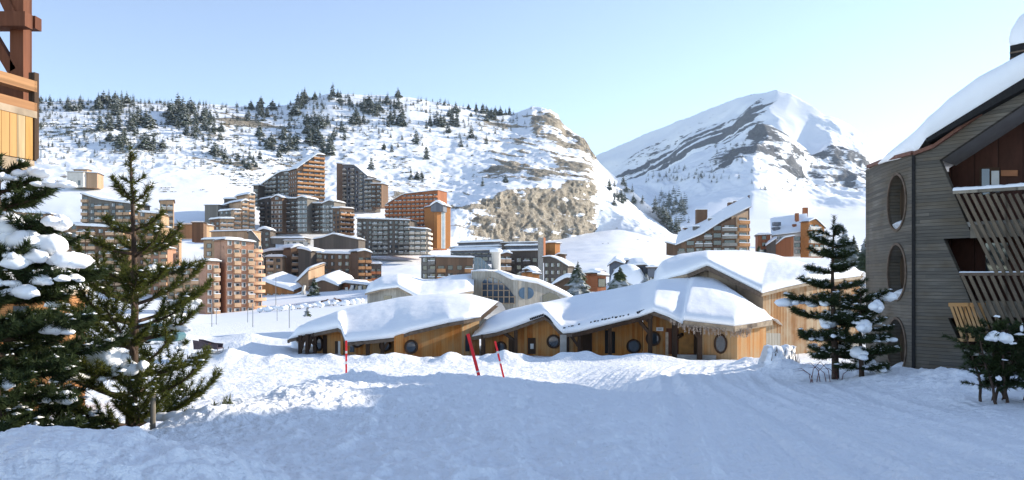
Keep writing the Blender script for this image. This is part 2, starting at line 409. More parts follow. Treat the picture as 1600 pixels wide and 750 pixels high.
def build_mountain():
    us = np.arange(862, 1900, 1.7)
    spp = np.interp(us, MU, SPp); rp = np.interp(us, MU, RP); rd = np.interp(us, MU, RD); sd = np.interp(us, MU, SD)
    hide = 1-sm(1245, 1300, us)
    k = np.exp(-np.linspace(-2, 2, 13)**2); k /= k.sum(); sf = lambda a: np.convolve(np.pad(a, 6, mode='edge'), k, 'valid')
    spp = sf(spp); rd = sf(rd); rp = .25*sf(rp)+.75*rp
    kd = [np.full_like(us, 1000), np.full_like(us, 1500), sd-330, sd, rd-430*hide-250*(1-hide), rd, rd+500]
    kp = [np.full_like(us, 396), 370-28*sm(980, 1150, us), spp*.55+346*.45+6*np.sin(us*.05), spp, spp+9*hide-(1-hide)*(spp-rp)*.5, rp, None]
    z = (HOR-rp)/F*rd; kp[6] = HOR-(z-260)*F/kd[6]
    rows = [30, 90, 110, 40, 120, 16]
    Y, PY, S = param_sheet(us, kd, kp, rows)
    Sg = np.repeat(S[:, None], len(us), 1); U = np.repeat(us[None, :], len(S), 0)
    X = (U-800)/F*Y; Z = (HOR-PY)/F*Y
    face = sm(3.9, 4.2, Sg)*(1-sm(1170, 1260, U))
    front = sm(.8, 1.6, Sg)*(1-sm(3.4, 3.9, Sg))
    right = sm(1250, 1300, U)*sm(3, 3.5, Sg)
    edge = 1-.8*sm(4.7, 4.98, Sg)
    Z += edge*(front*(38*fbm(X*.0035, Y*.003, 5)+26*ridged(X*.006+Z*.002, Y*.0035, 5))*sm(1.2, 2, Sg)*(1-.75*gauss(Sg-3, .22))
               + face*(9*ridged(X*.012, Y*.006, 4))+right*(20*ridged(X*.008, Y*.005, 4)))
    # rock: tilted strata on the shaded face, crags on the spur
    diag = (PY-(300-.52*(U-960)))          # distance below a line parallel to the crest
    bandn = fbm(U*.008, diag*.07+U*.004, 4)
    lines = .5+.5*np.sin(diag*.62+3.5*fbm(U*.012, diag*.04, 3))
    rock = face*(.15+.80*gauss(diag+4+12*fbm(U*.01, U*0, 2), 18)*(.35+.75*lines+.9*bandn)+.24*gauss(diag+36, 14)*(bandn+.4+.3*lines))
    crag = sm(1040, 1120, U)*front*sm(2.0, 2.5, Sg)
    rock += crag*(.27+.46*fbm(U*.03, Sg*5, 4)+.25*gauss(U-1177, 26)*gauss(Sg-2.9, .3))
    rock += front*.14+right*(.09+.42*fbm(U*.03, Sg*5, 4))*sm(3.2, 3.6, Sg)
    rock += .20*front*sm(1200, 1300, U)*(.5+fbm(U*.04, Sg*6, 3))
    rock += .34*gauss(U-1135, 30)*gauss(Sg-2.45, .25)+.3*gauss(U-1240, 22)*gauss(Sg-2.3, .3)
    Z += gauss(Sg-5, .10)*7*ridged(X*.006, Y*.006, 5, .6)+gauss(Sg-3, .22)*sm(1040, 1120, U)*16*ridged(X*.008, Y*.006, 5, .6)
    Z += (face+right)*edge*6*fbm(X*.012, Y*.01+Z*.004, 4)
    X = X+sm(2, 3, Sg)*edge*90*fbm(Y*.0022+3, Z*.004, 3)
    mb = MB(); mb.grid(np.stack([X, Y, Z], -1))
    o = mb.build('mountain', M['mountain'], smooth=True); tag(o, kind='structure')
    a = o.data.attributes.new('rock', 'FLOAT', 'POINT'); a.data.foreach_set('value', rock.astype(np.float32).ravel())
    return X, Y, Z, rock, S
MOUNT = build_mountain()

def surf_lookup(T):
    X, Y, Z = T[0].ravel(), T[1].ravel(), T[2].ravel()
    u = 800+F*X/Y; p = HOR-F*Z/Y
    W = 3
    key = {}
    iu = (u//W).astype(int); ip = (p//W).astype(int)
    for i in np.argsort(-Y): key[(iu[i], ip[i])] = i       # nearest wins
    def at(px, py):
        for r in range(0, 4):
            for dx in range(-r, r+1):
                for dy in range(-r, r+1):
                    i = key.get((int(px//W)+dx, int(py//W)+dy))
                    if i is not None: return np.array((X[i], Y[i], Z[i]))
        return None
    return at
HILL_AT = surf_lookup(HILL); MOUNT_AT = surf_lookup(MOUNT)
def ground_z(x, y):
    if y < 85: return float(near_z(np.array([x]), np.array([y]))[0])
    u = 800+F*x/y
    ks = [float(np.interp(u, UT, k)) for k in KP]; ds = [float(np.interp(u, UT, d)) for d in KD]
    if y < 150:
        w = float(sm(85, 150, y)); return float(near_z(np.array([x]), np.array([y]))[0])*(1-w)+(HOR-ks[0])/F*y*w
    return (HOR-np.interp(y, ds, ks))/F*y
# ------------------------------------------------------------------ helpers for wooden chalets under curved snow roofs
def ray_seg(px, a, b):
    """where the vertical plane of picture column px meets the plan segment a-b (each (px, D))"""
    ax, ay = (a[0]-800)/F*a[1], a[1]; bx, by = (b[0]-800)/F*b[1], b[1]
    k = (px-800)/F; den = (bx-ax)-k*(by-ay)
    t = 0.0 if abs(den) < 1e-6 else (k*ay-ax)/den
    return np.array((ax+t*(bx-ax), ay+t*(by-ay)))
class Plan:
    """a wall line in plan through knots (px, D)"""
    def __init__(s, kn): s.k = kn
    def seg(s, px):
        for a, b in zip(s.k[:-1], s.k[1:]):
            if min(a[0], b[0]) <= px <= max(a[0], b[0]) and a[0] != b[0]: return a, b
        return (s.k[0], s.k[1]) if px < s.k[0][0] else (s.k[-2], s.k[-1])
    def frame(s, px):
        a, b = s.seg(px); p = ray_seg(px, a, b)
        d = np.array(((b[0]-800)/F*b[1]-(a[0]-800)/F*a[1], b[1]-a[1])); d /= np.linalg.norm(d)
        return p, d, np.array((-d[1], d[0]))     # point, along, inward
    def at(s, px, py, out=0.0):
        p, d, n = s.frame(px); z = (HOR-py)/F*p[1]
        return np.array((p[0]-n[0]*out, p[1]-n[1]*out, z)), np.array((d[0], d[1], 0)), np.array((n[0], n[1], 0))

def loft_roof(root, front, ridge, thick=.45, bulge=.35, ncol=170, nrow=26, back=7, fmat=None, fh=.22, name='snow_cover', deck=True, seed=0., sink=2.2):
    fr = np.array([P(*q) for q in front]); rd = np.array([P(*q) for q in ridge])
    n = len(fr); seg = np.maximum(np.linalg.norm(np.diff(fr[:, :2], axis=0), axis=1), .25); s = np.concatenate([[0], np.cumsum(seg)])
    t = np.unique(np.concatenate([np.linspace(0, s[-1], ncol), s]))
    f = np.stack([np.interp(t, s, fr[:, i]) for i in range(3)], 1); r = np.stack([np.interp(t, s, rd[:, i]) for i in range(3)], 1)
    w = 15; k = np.hanning(w); k /= k.sum()
    sf = lambda a: np.stack([np.convolve(np.pad(a[:, i], w//2, mode='edge'), k, 'valid') for i in range(3)], 1)
    rs = sf(r); rs[0] = r[0]; rs[-1] = r[-1]; r = rs
    w = 9; k = np.hanning(w); k /= k.sum(); fs = sf(f); fs[0] = f[0]; fs[-1] = f[-1]
    tt = t[:, None]
    edge = np.minimum(sm(0, 1.2, t), sm(0, 1.2, s[-1]-t))
    th = thick*(.25+.75*edge)*(1+.14*pn2(t*.35+seed, seed+1.3))
    rows = []
    out = np.zeros((len(t), 3)); dirv = f-r; dirv[:, 2] = 0; dirv /= np.linalg.norm(dirv, axis=1)[:, None]+1e-6
    rows.append(f+np.array((0, 0, .03)))
    for a, b in ((.10, .25), (.15, .5), (.10, .8)):
        q = fs*b+f*(1-b)+dirv*a; q[:, 2] += th*b; rows.append(q)
    for i in range(1, nrow+1):
        v = i/nrow; q = fs*(1-v)+r*v
        q[:, 2] += th*(1-.0*v)*(1-v)+bulge*edge*math.sin(math.pi*min(1, v**.8))*(1+.15*pn2(t*.2+seed, v*2))
        q[:, 2] += edge*(.02*pn2(t*.9+seed, np.full_like(t, v*5))*(1-v)+.035*fbm(t*.8+seed, np.full_like(t, v*7), 4)+.02*np.clip(pn2(t*.35+seed*2, np.full_like(t, v*16.)), 0, 1))
        rows.append(q)
    bk = -dirv
    for dd, dz in ((.35, .10), (.7, .35), (1., 1.0)):
        q = r+bk*back*dd; q[:, 2] -= sink*dz; rows.append(q)
    mb = MB(); mb.grid(np.stack(rows, 0))
    sn = mb.build(name, M['snow'], root, smooth=True)
    if deck:
        # timber roof deck under the snow and its edge board
        mb = MB(); top = np.stack([f, f*.5+r*.5+np.array((0, 0, -.05)), r+np.array((0, 0, -.12))], 0); bot = top.copy(); bot[:, :, 2] -= fh; bot[1:, :, 2] -= .05
        mb.grid(top[:, ::-1]); mb.grid(bot); mb.grid(np.stack([f+dirv*.02, f+dirv*.02-np.array((0, 0, fh))], 0)[::-1])
        mb.build('roof', fmat or M['fascia'], root)
    return f
def eave_z(front, px):
    q = sorted([(a[0], (HOR-a[1])/F*a[2]) for a in front]); return float(np.interp(px, [a for a, _ in q], [b for _, b in q]))
def wall_strip(mb, plan, px0, px1, topz, zb, step=5., thick=.18):
    n = max(2, int(abs(px1-px0)/step)+1); xs = np.linspace(px0, px1, n)
    f = []
    for x in xs:
        p, d, nn = plan.frame(min(max(x, px0+.01), px1-.01)); f.append((p, nn, topz(x)))
    lo = [(p[0], p[1], zb) for p, _, _ in f]; hi = [(p[0], p[1], z) for p, _, z in f]
    lo2 = [(p[0]+q[0]*thick, p[1]+q[1]*thick, zb) for p, q, _ in f]; hi2 = [(p[0]+q[0]*thick, p[1]+q[1]*thick, z) for p, q, z in f]
    mb.grid(np.array([lo, hi])); mb.grid(np.array([hi, hi2])); mb.grid(np.array([hi2, lo2]))
    for e in (0, -1): mb.add([lo[e], hi[e], hi2[e], lo2[e]], [(0, 1, 2, 3)])
def round_window(root, plan, px, py, r, fmat=None, ry=None, glass='glass', ringw=.13, out=.05):
    c, d, n = plan.at(px, py, out); ry = ry or r; a = np.linspace(0, 2*math.pi, 25)[:-1]
    ca, sa = np.cos(a)[:, None], np.sin(a)[:, None]; up = np.array((0, 0, 1.))
    ro = lambda k, o: c+d*ca*(r+k)+up*sa*(ry+k)-n*o
    mb = MB(); rows = np.stack([ro(ringw, -.06), ro(ringw, .06), ro(0, .06), ro(0, -.06)], 0); rows = np.concatenate([rows, rows[:, :1]], 1); mb.grid(rows[:, ::-1])
    w = mb.build('window', fmat or M['dark'], root)
    g = MB(); v = np.concatenate([[c+n*.02], ro(.01, -.02)]); g.add(v, [(0, 1+(i+1) % 24, 1+i) for i in range(24)])
    g.build('pane', M[glass], w); return w
def wall_box(root, name, plan, px0, px1, py0, py1, mat, out=.05, deep=.1, poly=None):
    c0, d, n = plan.at(px0, py1, out); c1, _, _ = plan.at(px1, py1, out); h = (py1-py0)/F*c0[1]
    mb = MB(); mb.obox(c0, c1-c0, n*deep, (0, 0, h)); return mb.build(name, mat, root)
def post(root, px, D, py0, zb, w=.22, mat='dark', name='post', dx=0.):
    a = P(px, py0, D); mb = MB(); b = np.array((a[0]+dx, a[1], zb)); mb.bar(a, b, w, w, up=(0, 1, 0)); return mb.build(name, M[mat], root)
def brace(root, p, q, w=.16, mat='dark', name='brace'):
    mb = MB(); mb.bar(p, q, w, w); return mb.build(name, M[mat], root)

# ---------------------------------------------------------------- chalet A
ZB = -5.75
A = empty('wooden_chalet', P(600, 560, 58), 'low orange wooden chalet with an open porch under a thick humped snow roof', 'chalet')
fA = [(449, 531, 59.5), (490, 521, 58.5), (528, 513, 57), (533, 516, 56.6), (540, 535.5, 55.6), (575, 532.5, 55), (617, 528, 54.5), (622, 526, 54.5), (640, 519, 54.5), (700, 505, 54.5), (725, 501, 55), (752, 496, 56)]
rA = [(452, 528, 60.5), (476, 506, 63), (528, 486, 66), (533, 485, 66), (540, 482, 66.5), (580, 473, 67), (617, 466, 68), (622, 465, 68), (640, 462, 68), (695, 458, 68), (735, 459, 68), (779, 471, 66)]
loft_roof(A, fA, rA, thick=.5, bulge=.30, seed=1.)
pA1 = Plan([(493, 59.6), (531, 58.4)]); pA2 = Plan([(538, 57.4), (618, 57.2)]); pA3 = Plan([(617, 54.2), (722, 56.4), (750, 57.6)])
mb = MB(); wall_strip(mb, pA1, 493, 531, lambda x: eave_z(fA, x)+.25, ZB)
wall_strip(mb, pA2, 538, 618, lambda x: eave_z(fA, x)+.5, ZB); mb.build('wall', M['orange'], A)
mb = MB(); wall_strip(mb, pA3, 617, 722, lambda x: eave_z(fA, x)+.1, ZB); mb.build('wall', M['orange'], A)
mb = MB(); wall_strip(mb, pA3, 722.2, 749, lambda x: eave_z(fA, x)+.1, ZB); mb.build('wall', M['orange_w'], A)
s0 = P(617.3, 520, 55.0); s1 = P(617.8, 520, 57.3); mb = MB(); mb.obox((s0[0]-.1, s0[1]+.02, ZB), (.16, 0, 0), (s1[0]-s0[0], s1[1]-s0[1], 0), (0, 0, eave_z(fA, 617)+.1-ZB)); mb.build('wall', M['dark'], A)
s0 = P(531.5, 520, 58.4); mb = MB(); mb.obox((s0[0], s0[1]+.02, ZB), (.16, 0, 0), (.3, -1.1, 0), (0, 0, eave_z(fA, 531)-.1-ZB)); mb.build('wall', M['orange'], A)
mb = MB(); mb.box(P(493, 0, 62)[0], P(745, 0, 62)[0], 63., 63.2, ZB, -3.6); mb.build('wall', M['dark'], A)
round_window(A, pA3, 642, 542, .36); round_window(A, pA2, 558, 533, .34); round_window(A, pA1, 499, 537, .28, ry=.42)
for x0, x1, y0, y1 in ((505, 511, 524, 556),): wall_box(A, 'door', pA1, x0, x1, y0, y1, M['dark'])
wall_box(A, 'door', pA1, 524, 528.5, 533, 557, M['dark']); wall_box(A, 'window', pA1, 529, 532.5, 533, 553, M['curtain'])
dr = wall_box(A, 'door', pA2, 578, 596, 534, 558, M['orange_w'], .06)
wall_box(A, 'window', pA2, 547, 561.5 - 8, 538, 550, M['glass'], .06); wall_box(A, 'window', pA3, 727, 733, 524, 549, M['glass'], .04)
round_window(A, pA2, 583+19, 540, .3)
for px, D, py in ((469, 58.6, 524), (480, 58.4, 522), (492, 58.6, 520), (574.5, 55.2, 531), (597.5, 55.0, 530)): post(A, px, D, py, ZB, .24)
for px in (470, 481):
    a = P(px+.5, 546, 58.5); brace(A, a, P(px+6, 526, 58.5), .2); 
brace(A, P(492, 541, 58.5), P(483, 528, 58.5)); brace(A, P(598, 548, 55), P(609, 530, 55), .18)
mb = MB(); mb.bar(P(464, 530, 58.9), P(492, 524, 58.7), .3, .3); mb.build('beam', M['dark'], A)
mb = MB(); mb.bar(P(468, 556, 58.5), P(492, 554, 58.5), .1, .35); mb.build('rail', M['dark'], A)

# ---------------------------------------------------------------- chalet B
B = empty('wooden_chalet', P(950, 560, 56), 'long wooden chalet with two gable peaks and icicle lights along its snow roof', 'chalet')
fB = [(738, 526.5, 56.5), (775, 520, 56), (800, 512.5, 55.5), (850, 494.5, 55), (856, 497, 54.8), (872, 515, 54.2), (880, 522, 54), (900, 520, 54), (950, 508, 53.5), (1000, 496, 53), (1022, 487.5, 52.6), (1045, 496, 52.2), (1066, 507, 51.9), (1069, 501.5, 51.5), (1110, 506, 51.2), (1147, 510.5, 51), (1175, 506, 52), (1206, 500.5, 53.5)]
rB = [(744, 515, 57.5), (766, 496, 61), (788, 485, 63), (835, 475, 65), (845, 473, 65), (866, 469, 65.5), (880, 466, 66), (905, 460, 67), (955, 452, 68), (1005, 442, 67), (1030, 432, 66), (1055, 428, 65), (1080, 427, 63), (1088, 427, 62.5), (1115, 433, 60.8), (1150, 456, 57.2), (1180, 477, 55.5), (1208, 497.5, 54)]
loft_roof(B, fB, rB, thick=.5, bulge=.28, ncol=260, seed=4., fh=.24)
pB1 = Plan([(757, 57.6), (800, 56.6), (884, 55.6)]); pB2 = Plan([(884, 56.0), (1010, 55.2)]); pB3 = Plan([(1004, 54.4), (1092, 53.4)]); pB4 = Plan([(1091, 52.2), (1152, 51.5), (1199, 53.7)])
tz = lambda x: eave_z(fB, x)+.16
mb = MB(); wall_strip(mb, pB1, 757, 884, tz, ZB); wall_strip(mb, pB2, 885, 1004, lambda x: tz(x)+.15, ZB); mb.build('wall', M['orange'], B)
mb = MB(); wall_strip(mb, pB3, 1004.5, 1091, lambda x: tz(x)+.15, ZB); mb.build('wall', M['orange'], B)
mb = MB(); wall_strip(mb, pB4, 1091.5, 1197, lambda x: tz(x)-.05, ZB); mb.build('wall', M['orange_w'], B)
s0 = P(1091.5, 0, 52.2); mb = MB(); mb.obox((s0[0]-.08, s0[1]+.02, ZB), (.15, 0, 0), (.05, 1.6, 0), (0, 0, tz(1092)-ZB)); mb.build('wall', M['dark'], B)
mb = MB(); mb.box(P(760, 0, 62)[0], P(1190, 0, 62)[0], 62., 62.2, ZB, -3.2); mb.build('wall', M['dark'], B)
for px, py, r, pl in ((783, 543, .32, pB1), (865, 533.5, .36, pB1), (990, 541, .37, pB2), (1020.5, 529, .37, pB3)): round_window(B, pl, px, py, r)
round_window(B, pB4, 1126, 537, .30, ry=.52)
d = wall_box(B, 'door', pB1, 825, 837, 528, 553, M['dark']); wall_box(d, 'pane', pB1, 829, 834, 537, 545, M['curtain'], .07)
wall_box(B, 'door', pB1, 795, 804, 528, 558, M['dark']); wall_box(B, 'door', pB1, 887-3, 884, 530, 552, M['dark']) if False else None
wall_box(B, 'door', pB2, 907, 925, 520, 556, M['dark']); wall_box(B, 'door', pB2, 945, 951, 516, 552, M['black']); wall_box(B, 'door', pB2, 956, 961, 518, 552, M['black'])
wall_box(B, 'door', pB2, 889, 897, 525, 551, M['orange_w'])
wall_box(B, 'door', pB3, 1041, 1060, 513, 553, planks('red_brown_door', (.12, .04, .018), (.17, .06, .03), .2), .05)
# ochre door with its top corner cut off
c = [pB3.at(x, y, .07) for x, y in ((1061, 516), (1074, 515), (1088, 527), (1088, 552), (1061, 552))]
mb = MB(); mb.prism([q[0] for q in c], c[0][2]*.1); mb.build('door', plain('ochre_door', (.40, .185, .045), .6, .2), B)
mb = MB(); wall_strip(mb, Plan([(1058, 52.0), (1152, 51.2)]), 1058, 1119, lambda x: -4.75, ZB, thick=.3); mb.build('plinth', M['concrete'], B)
for px, D, py, w in ((755, 56.4, 522, .3), (806, 55.6, 510, .26), (887, 54.2, 523, .22), (905, 54.2, 518, .22), (953, 53.7, 507, .24), (1016, 52.8, 490, .26), (1054, 52.2, 501, .3), (1093, 51.5, 505, .3)): post(B, px, D, py, ZB, w)
post(B, 880, 53.9, 523, ZB, .42, 'concrete'); post(B, 1042, 52.6, 519, ZB, .16, 'fascia_l')
for a, b in (((1017, 523, 52.8), (998, 500, 53.2)), ((904, 541, 54.2), (890, 522, 54.2)), ((805, 533, 55.6), (785, 518, 55.9)), ((1018, 505, 52.8), (1008, 497, 53)), ((1055, 530, 52.2), (1066, 522, 53.2)), ((1092, 528, 51.5), (1080, 508, 51.7))): brace(B, P(*a), P(*b), .2)
mb = MB(); mb.bar(P(893, 525, 54.1), P(1020, 494, 52.7), .22, .25); mb.build('beam', M['dark'], B)
# timber edge under the right end
mb = MB()
for a, b in (((1067, 505, 51.45), (1147, 514, 50.95)), ((1147, 514, 50.95), (1206, 504, 53.45))):
    mb.bar(P(*a), P(*b), .1, .34)
mb.build('eave_board', M['fascia_l'], B)
# exposed roof edge tiles at the two gables
for (a, b) in (((995, 489, 53.0), (1024, 478.5, 53.0)), ((852, 493, 54.9), (874, 509, 54.3)), ((828, 499, 55), (852, 490.5, 55))):
    p, q = P(*a), P(*b); mb = MB()
    for i in range(9):
        u = p+(q-p)*i/9; mb.bar(u, u+(q-p)/9*.8, .25, .14)
    mb.build('ridge_tiles', M['black'], B)
# row of snow guards just breaking through the roof snow
from mathutils.bvhtree import BVHTree
_sn = [o for o in B.children if o.name.startswith('snow_cover')][0]
_bv = BVHTree.FromPolygons([v.co for v in _sn.data.vertices], [tuple(q.vertices) for q in _sn.data.polygons]); _rg = random.Random(2)
for i in range(19):
    u = i/18+_rg.uniform(-.012, .012); d_ = Vector(P(877+104*u, 513-21*u+_rg.uniform(-.7, .7), 1.)).normalized()
    h_ = _bv.ray_cast(-Vector(wloc(B)), d_)[0]
    if h_ is None or _rg.random() < .25: continue
    q = np.array(h_)+wloc(B); mb = MB(); w_ = _rg.uniform(.06, .2); mb.obox(q+np.array((-w_/2, -.03, -.04)), (w_, .02, .02), (0, .08, 0), (0, 0, _rg.uniform(.06, .12))); mb.build('snow_guard', M['black'], B)
# string of icicle lights: a wire with short hanging strands
rng = random.Random(3); mb = MB()
for i in range(130):
    px = 1046+rng.random()*132; y0 = np.interp(px, [1046, 1068, 1147, 1180], [497, 507, 515, 510]); L = rng.uniform(4, 15)*(.6 if px < 1066 else 1)
    a = P(px, y0, 51.0+.3*rng.random()-.004*(px-1100)*(px < 1147)+.02*max(0, px-1147)); b = a+np.array((rng.uniform(-.05, .05), 0, -L*.041))
    mb.tube([a, b], .013, 3, False)
    for k in range(3):
        q = a+(b-a)*rng.random(); mb.box(q[0]-.03, q[0]+.03, q[1]-.03, q[1]+.03, q[2]-.03, q[2]+.03)
mb.build('icicle_lights', plain('light_string', (.42, .33, .26), .5, .5, 20.), B)
# small white sign with a line of blurred print
sg = empty('wall_sign', pB3.at(1031, 517, .1)[0], 'small white sign with grey print on the orange wall beside a round window', 'sign')
c0, d, n = pB3.at(1025.5, 517, .08); c1 = pB3.at(1036.5, 517, .08)[0]
mb = MB(); mb.obox(c0, c1-c0, n*.03, (0, 0, .24)); mb.build('board', plain('sign_white', (.75, .74, .72), .5, .05), sg)
mb = MB(); L = c1-c0
for i in range(6): mb.obox(c0+L*(.25+.09*i)-n*.006+np.array((0, 0, .08)), L*.055, n*.004, (0, 0, .075+.02*(i % 2)))
mb.build('print', plain('sign_print', (.25, .26, .3), .6, .1), sg)

# ---------------------------------------------------------------- chalet C
Cc = empty('wooden_chalet', P(1180, 560, 62), 'tall chalet with weathered grey gable and thick snow roof behind the long chalet', 'chalet')
fC = [(1021, 442, 64), (1050, 434, 62.5), (1072, 429, 61.5), (1105, 416.5, 60.2), (1112, 419, 59.8), (1150, 438, 58), (1190, 459, 56.3), (1225, 450, 57.6), (1262, 442, 59), (1345, 432, 63.5)]
rC = [(1023, 424, 66), (1035, 408, 70), (1060, 397, 73), (1105, 391, 75), (1112, 391, 75), (1160, 391, 75), (1205, 396, 73), (1235, 404, 70), (1268, 414, 67.5), (1350, 424, 65)]
loft_roof(Cc, fC, rC, thick=.5, bulge=.30, ncol=220, seed=8., fmat=M['fascia_l'], fh=.2, sink=3)
pC = Plan([(1066, 62.6), (1105, 60.8), (1192, 57.0), (1262, 59.8), (1344, 64.0)])
mb = MB(); wall_strip(mb, pC, 1066, 1192, lambda x: eave_z(fC, x)+.08, ZB, thick=.2); mb.build('wall', planks('dark_grey_boards', (.13, .10, .07), (.24, .18, .12), .2, grey=(.28, .22, .16)), Cc)
mb = MB(); wall_strip(mb, pC, 1192.2, 1344, lambda x: eave_z(fC, x)-.02, ZB, thick=.2); mb.build('wall', planks('orange_grey_boards', (.30, .14, .05), (.47, .23, .08), .2, grey=(.42, .33, .22)), Cc)
mb = MB(); mb.obox(pC.at(1193, 566, .05)[0], pC.at(1343, 566, .05)[0]-pC.at(1193, 566, .05)[0], pC.at(1200, 566)[2]*.04, (0, 0, 2.1)); mb.build('lower_boards', M['palew'], Cc)
wall_box(Cc, 'window', pC, 1296, 1318, 470, 490, M['glass'], .05)
mb = MB(); mb.bar(P(1075, 431, 61.2), P(1105, 418.5, 60), .12, .3); mb.bar(P(1105, 418.5, 60), P(1190, 461.5, 56.1), .12, .3); mb.build('gable_board', M['fascia'], Cc)

# ---------------------------------------------------------------- pale hall with the big arched window behind (D about 95)
H = empty('curved_hall', P(810, 475, 98), 'pale grey timber hall with a large arched window and white round tower', 'hall')
pH = Plan([(737, 96), (808, 93), (898, 97)])
prof = [(737, 424), (770, 424), (783, 430), (800, 437), (815, 439), (840, 443), (865, 454), (893, 468)]
tzH = lambda x: (HOR-np.interp(x, [a for a, _ in prof], [b for _, b in prof]))/F*95
mb = MB(); wall_strip(mb, pH, 737, 896, tzH, -6.5, thick=.4, step=3); mb.build('wall', M['palew'], H)
def grid_window(root, plan, poly, nx, ny, mat, fm, out=.08):
    q = [plan.at(x, y, out) for x, y in poly]; mb = MB(); mb.prism([c[0] for c in q], q[0][2]*.05); w = mb.build('window', mat, root)
    xs = [p[0] for p in poly]; ys = [p[1] for p in poly]; mb = MB()
    up = lambda x: np.interp(x, [p[0] for p in sorted(poly, key=lambda p: p[0]) if p[1] < max(ys)-.1], [p[1] for p in sorted(poly, key=lambda p: p[0]) if p[1] < max(ys)-.1])
    for i in range(nx+1):
        x = min(xs)+(max(xs)-min(xs))*i/nx; mb.bar(plan.at(x, max(ys), out+.04)[0], plan.at(x, up(x), out+.04)[0]+np.array((0, 0, .01)), .12, .06, up=(0, 1, 0))
    for j in range(ny+1):
        y = min(ys)+(max(ys)-min(ys))*j/ny; ok = [x for x in np.linspace(min(xs), max(xs), 40) if up(x) <= y+.2]
        if len(ok) > 2: mb.bar(plan.at(ok[0], y, out+.05)[0], plan.at(ok[-1], y, out+.05)[0], .06, .11)
    mb.build('glazing_bars', fm, w); return w
arch = [(754, 474), (754, 441), (758, 436), (764, 433.5), (772, 434), (780, 438), (788, 444), (796, 452), (803, 462), (805, 474)]
grid_window(H, pH, arch, 6, 4, plain('hall_glass', (.05, .075, .11), .12, .4, .5, spec=.8), M['fascia_l'])
for sx in (-1, 1):
    c = 822+sx*1.5; q = [(c+sx*9*math.sin(t), 458-9*math.cos(t)) for t in np.linspace(0, math.pi, 12)]
    mb = MB(); mb.prism([pH.at(x+sx*1.3, y, .06)[0] for x, y in q], pH.at(820, 450)[2]*.05); mb.build('window', plain('dull_blue_glass', (.05, .10, .16), .5, .2, 1.), H)
mb = MB(); mb.prism([pH.at(x, y, .06)[0] for x, y in ((848, 472), (848, 461), (858, 457), (870, 461), (880, 470))], pH.at(860, 450)[2]*.05); mb.build('window', M['glass'], H)
# snow on its sloping roof
fr = [(770, 424.5, 95.2), (783, 430.5, 94.4), (800, 437.5, 93), (840, 443.5, 94.2), (865, 454.5, 95.4), (896, 469, 97)]
rr = [(775, 421, 99), (790, 425, 99), (806, 430, 99), (840, 436, 100), (868, 447, 101), (899, 464, 100)]
loft_roof(H, fr, rr, thick=.5, bulge=.1, ncol=60, nrow=8, deck=False, seed=2)
fr = [(736, 424, 96.1), (750, 424, 95.4), (770, 424, 94.8)]; rr = [(736, 422, 99), (752, 422, 99), (774, 421, 99)]
loft_roof(H, fr, rr, thick=.15, bulge=.1, ncol=30, nrow=6, deck=False)
c = P(775, 420, 100); mb = MB(); mb.lathe((c[0], c[1], -3), [(.56*1.0, 0), (.56, 3+(HOR-396)/F*100), (.7, 3+(HOR-395)/F*100), (.7, 3.1+(HOR-394)/F*100)], 18); tw = mb.build('tower', M['white_wall'], H, smooth=True)
mb = MB(); zt = (HOR-394)/F*100; mb.lathe((c[0], c[1], zt), [(.78, .0), (.8, .25), (.55, .45), (.0, .52)], 18); mb.build('snow_cap', M['snow'], tw, smooth=True)
mb = MB(); q = [P(*a) for a in ((739, 424, 99), (741, 402, 99), (752, 403, 99), (772, 423, 99))]; mb.prism(q, (0, 1.5, 0)); g = mb.build('glass_roof', M['glass_blue'], H)
mb = MB()
for i in range(5): mb.bar(P(741+i*6, 424, 98.9), P(741+i*6, 402.5+max(0, i*6-11), 98.9), .08, .08, up=(0, 1, 0))
mb.build('glazing_bars', M['metal'], g)
# ---------------------------------------------------------------- twin humped snow roofs left of the hall
S2 = empty('low_lodge', P(655, 475, 92), 'low grey board lodge under two rounded humps of roof snow beside the hall', 'lodge')
f2 = [(570, 459, 88.5), (596, 452.5, 87.5), (622, 449.5, 86.5), (640, 459, 86), (655, 467, 85.5), (680, 465, 86.5), (705, 461, 87.5), (740, 455, 89.5)]
r2 = [(576, 443, 93), (598, 431, 97), (622, 427.5, 99), (640, 429, 99), (660, 436, 99), (682, 436, 99), (705, 430, 100), (741, 427, 100)]
loft_roof(S2, f2, r2, thick=.4, bulge=.3, ncol=140, seed=5, fmat=M['fascia_l'], fh=.16)
p2 = Plan([(574, 89), (622, 87), (655, 86.2), (740, 90)])
mb = MB(); wall_strip(mb, p2, 574, 739, lambda x: eave_z(f2, x)+.1, -6.5); mb.build('wall', M['palew'], S2)
wall_box(S2, 'window', p2, 600, 612, 462, 470, M['glass']); wall_box(S2, 'window', p2, 690, 704, 468, 474, M['glass'])
# ------------------------------------------------------------------ big grey timber building on the right
B1 = empty('grey_timber_building', (17, 26, -3.6), 'large weathered grey plank building with a column of oval windows and slatted balconies', 'building')
C0 = np.array((13.56, 27.0)); DF = np.array((.68, -.733)); DF /= np.linalg.norm(DF); NF = np.array((-DF[1], DF[0]))   # along facade, inward
if np.dot(NF, (0, 1)) < 0: NF = -NF
DF3 = np.array((*DF, 0)); NF3 = np.array((*NF, 0)); UP = np.array((0, 0, 1.))
def fac(px, py, out=0.):
    """picture ray -> point of the facade plane (shifted out metres to the front)"""
    k = (px-800)/F; o = C0-NF*out
    # o + t*DF lies on x = k*y
    t = (k*o[1]-o[0])/(DF[0]-k*DF[1]); y = o[1]+t*DF[1]
    return np.array((o[0]+t*DF[0], y, (HOR-py)/F*y))
def fu(px): return float(np.dot(fac(px, 440)[:2]-C0, DF))
def pt(u, z, out=0.): return np.array((*(C0+DF*u-NF*out), z))
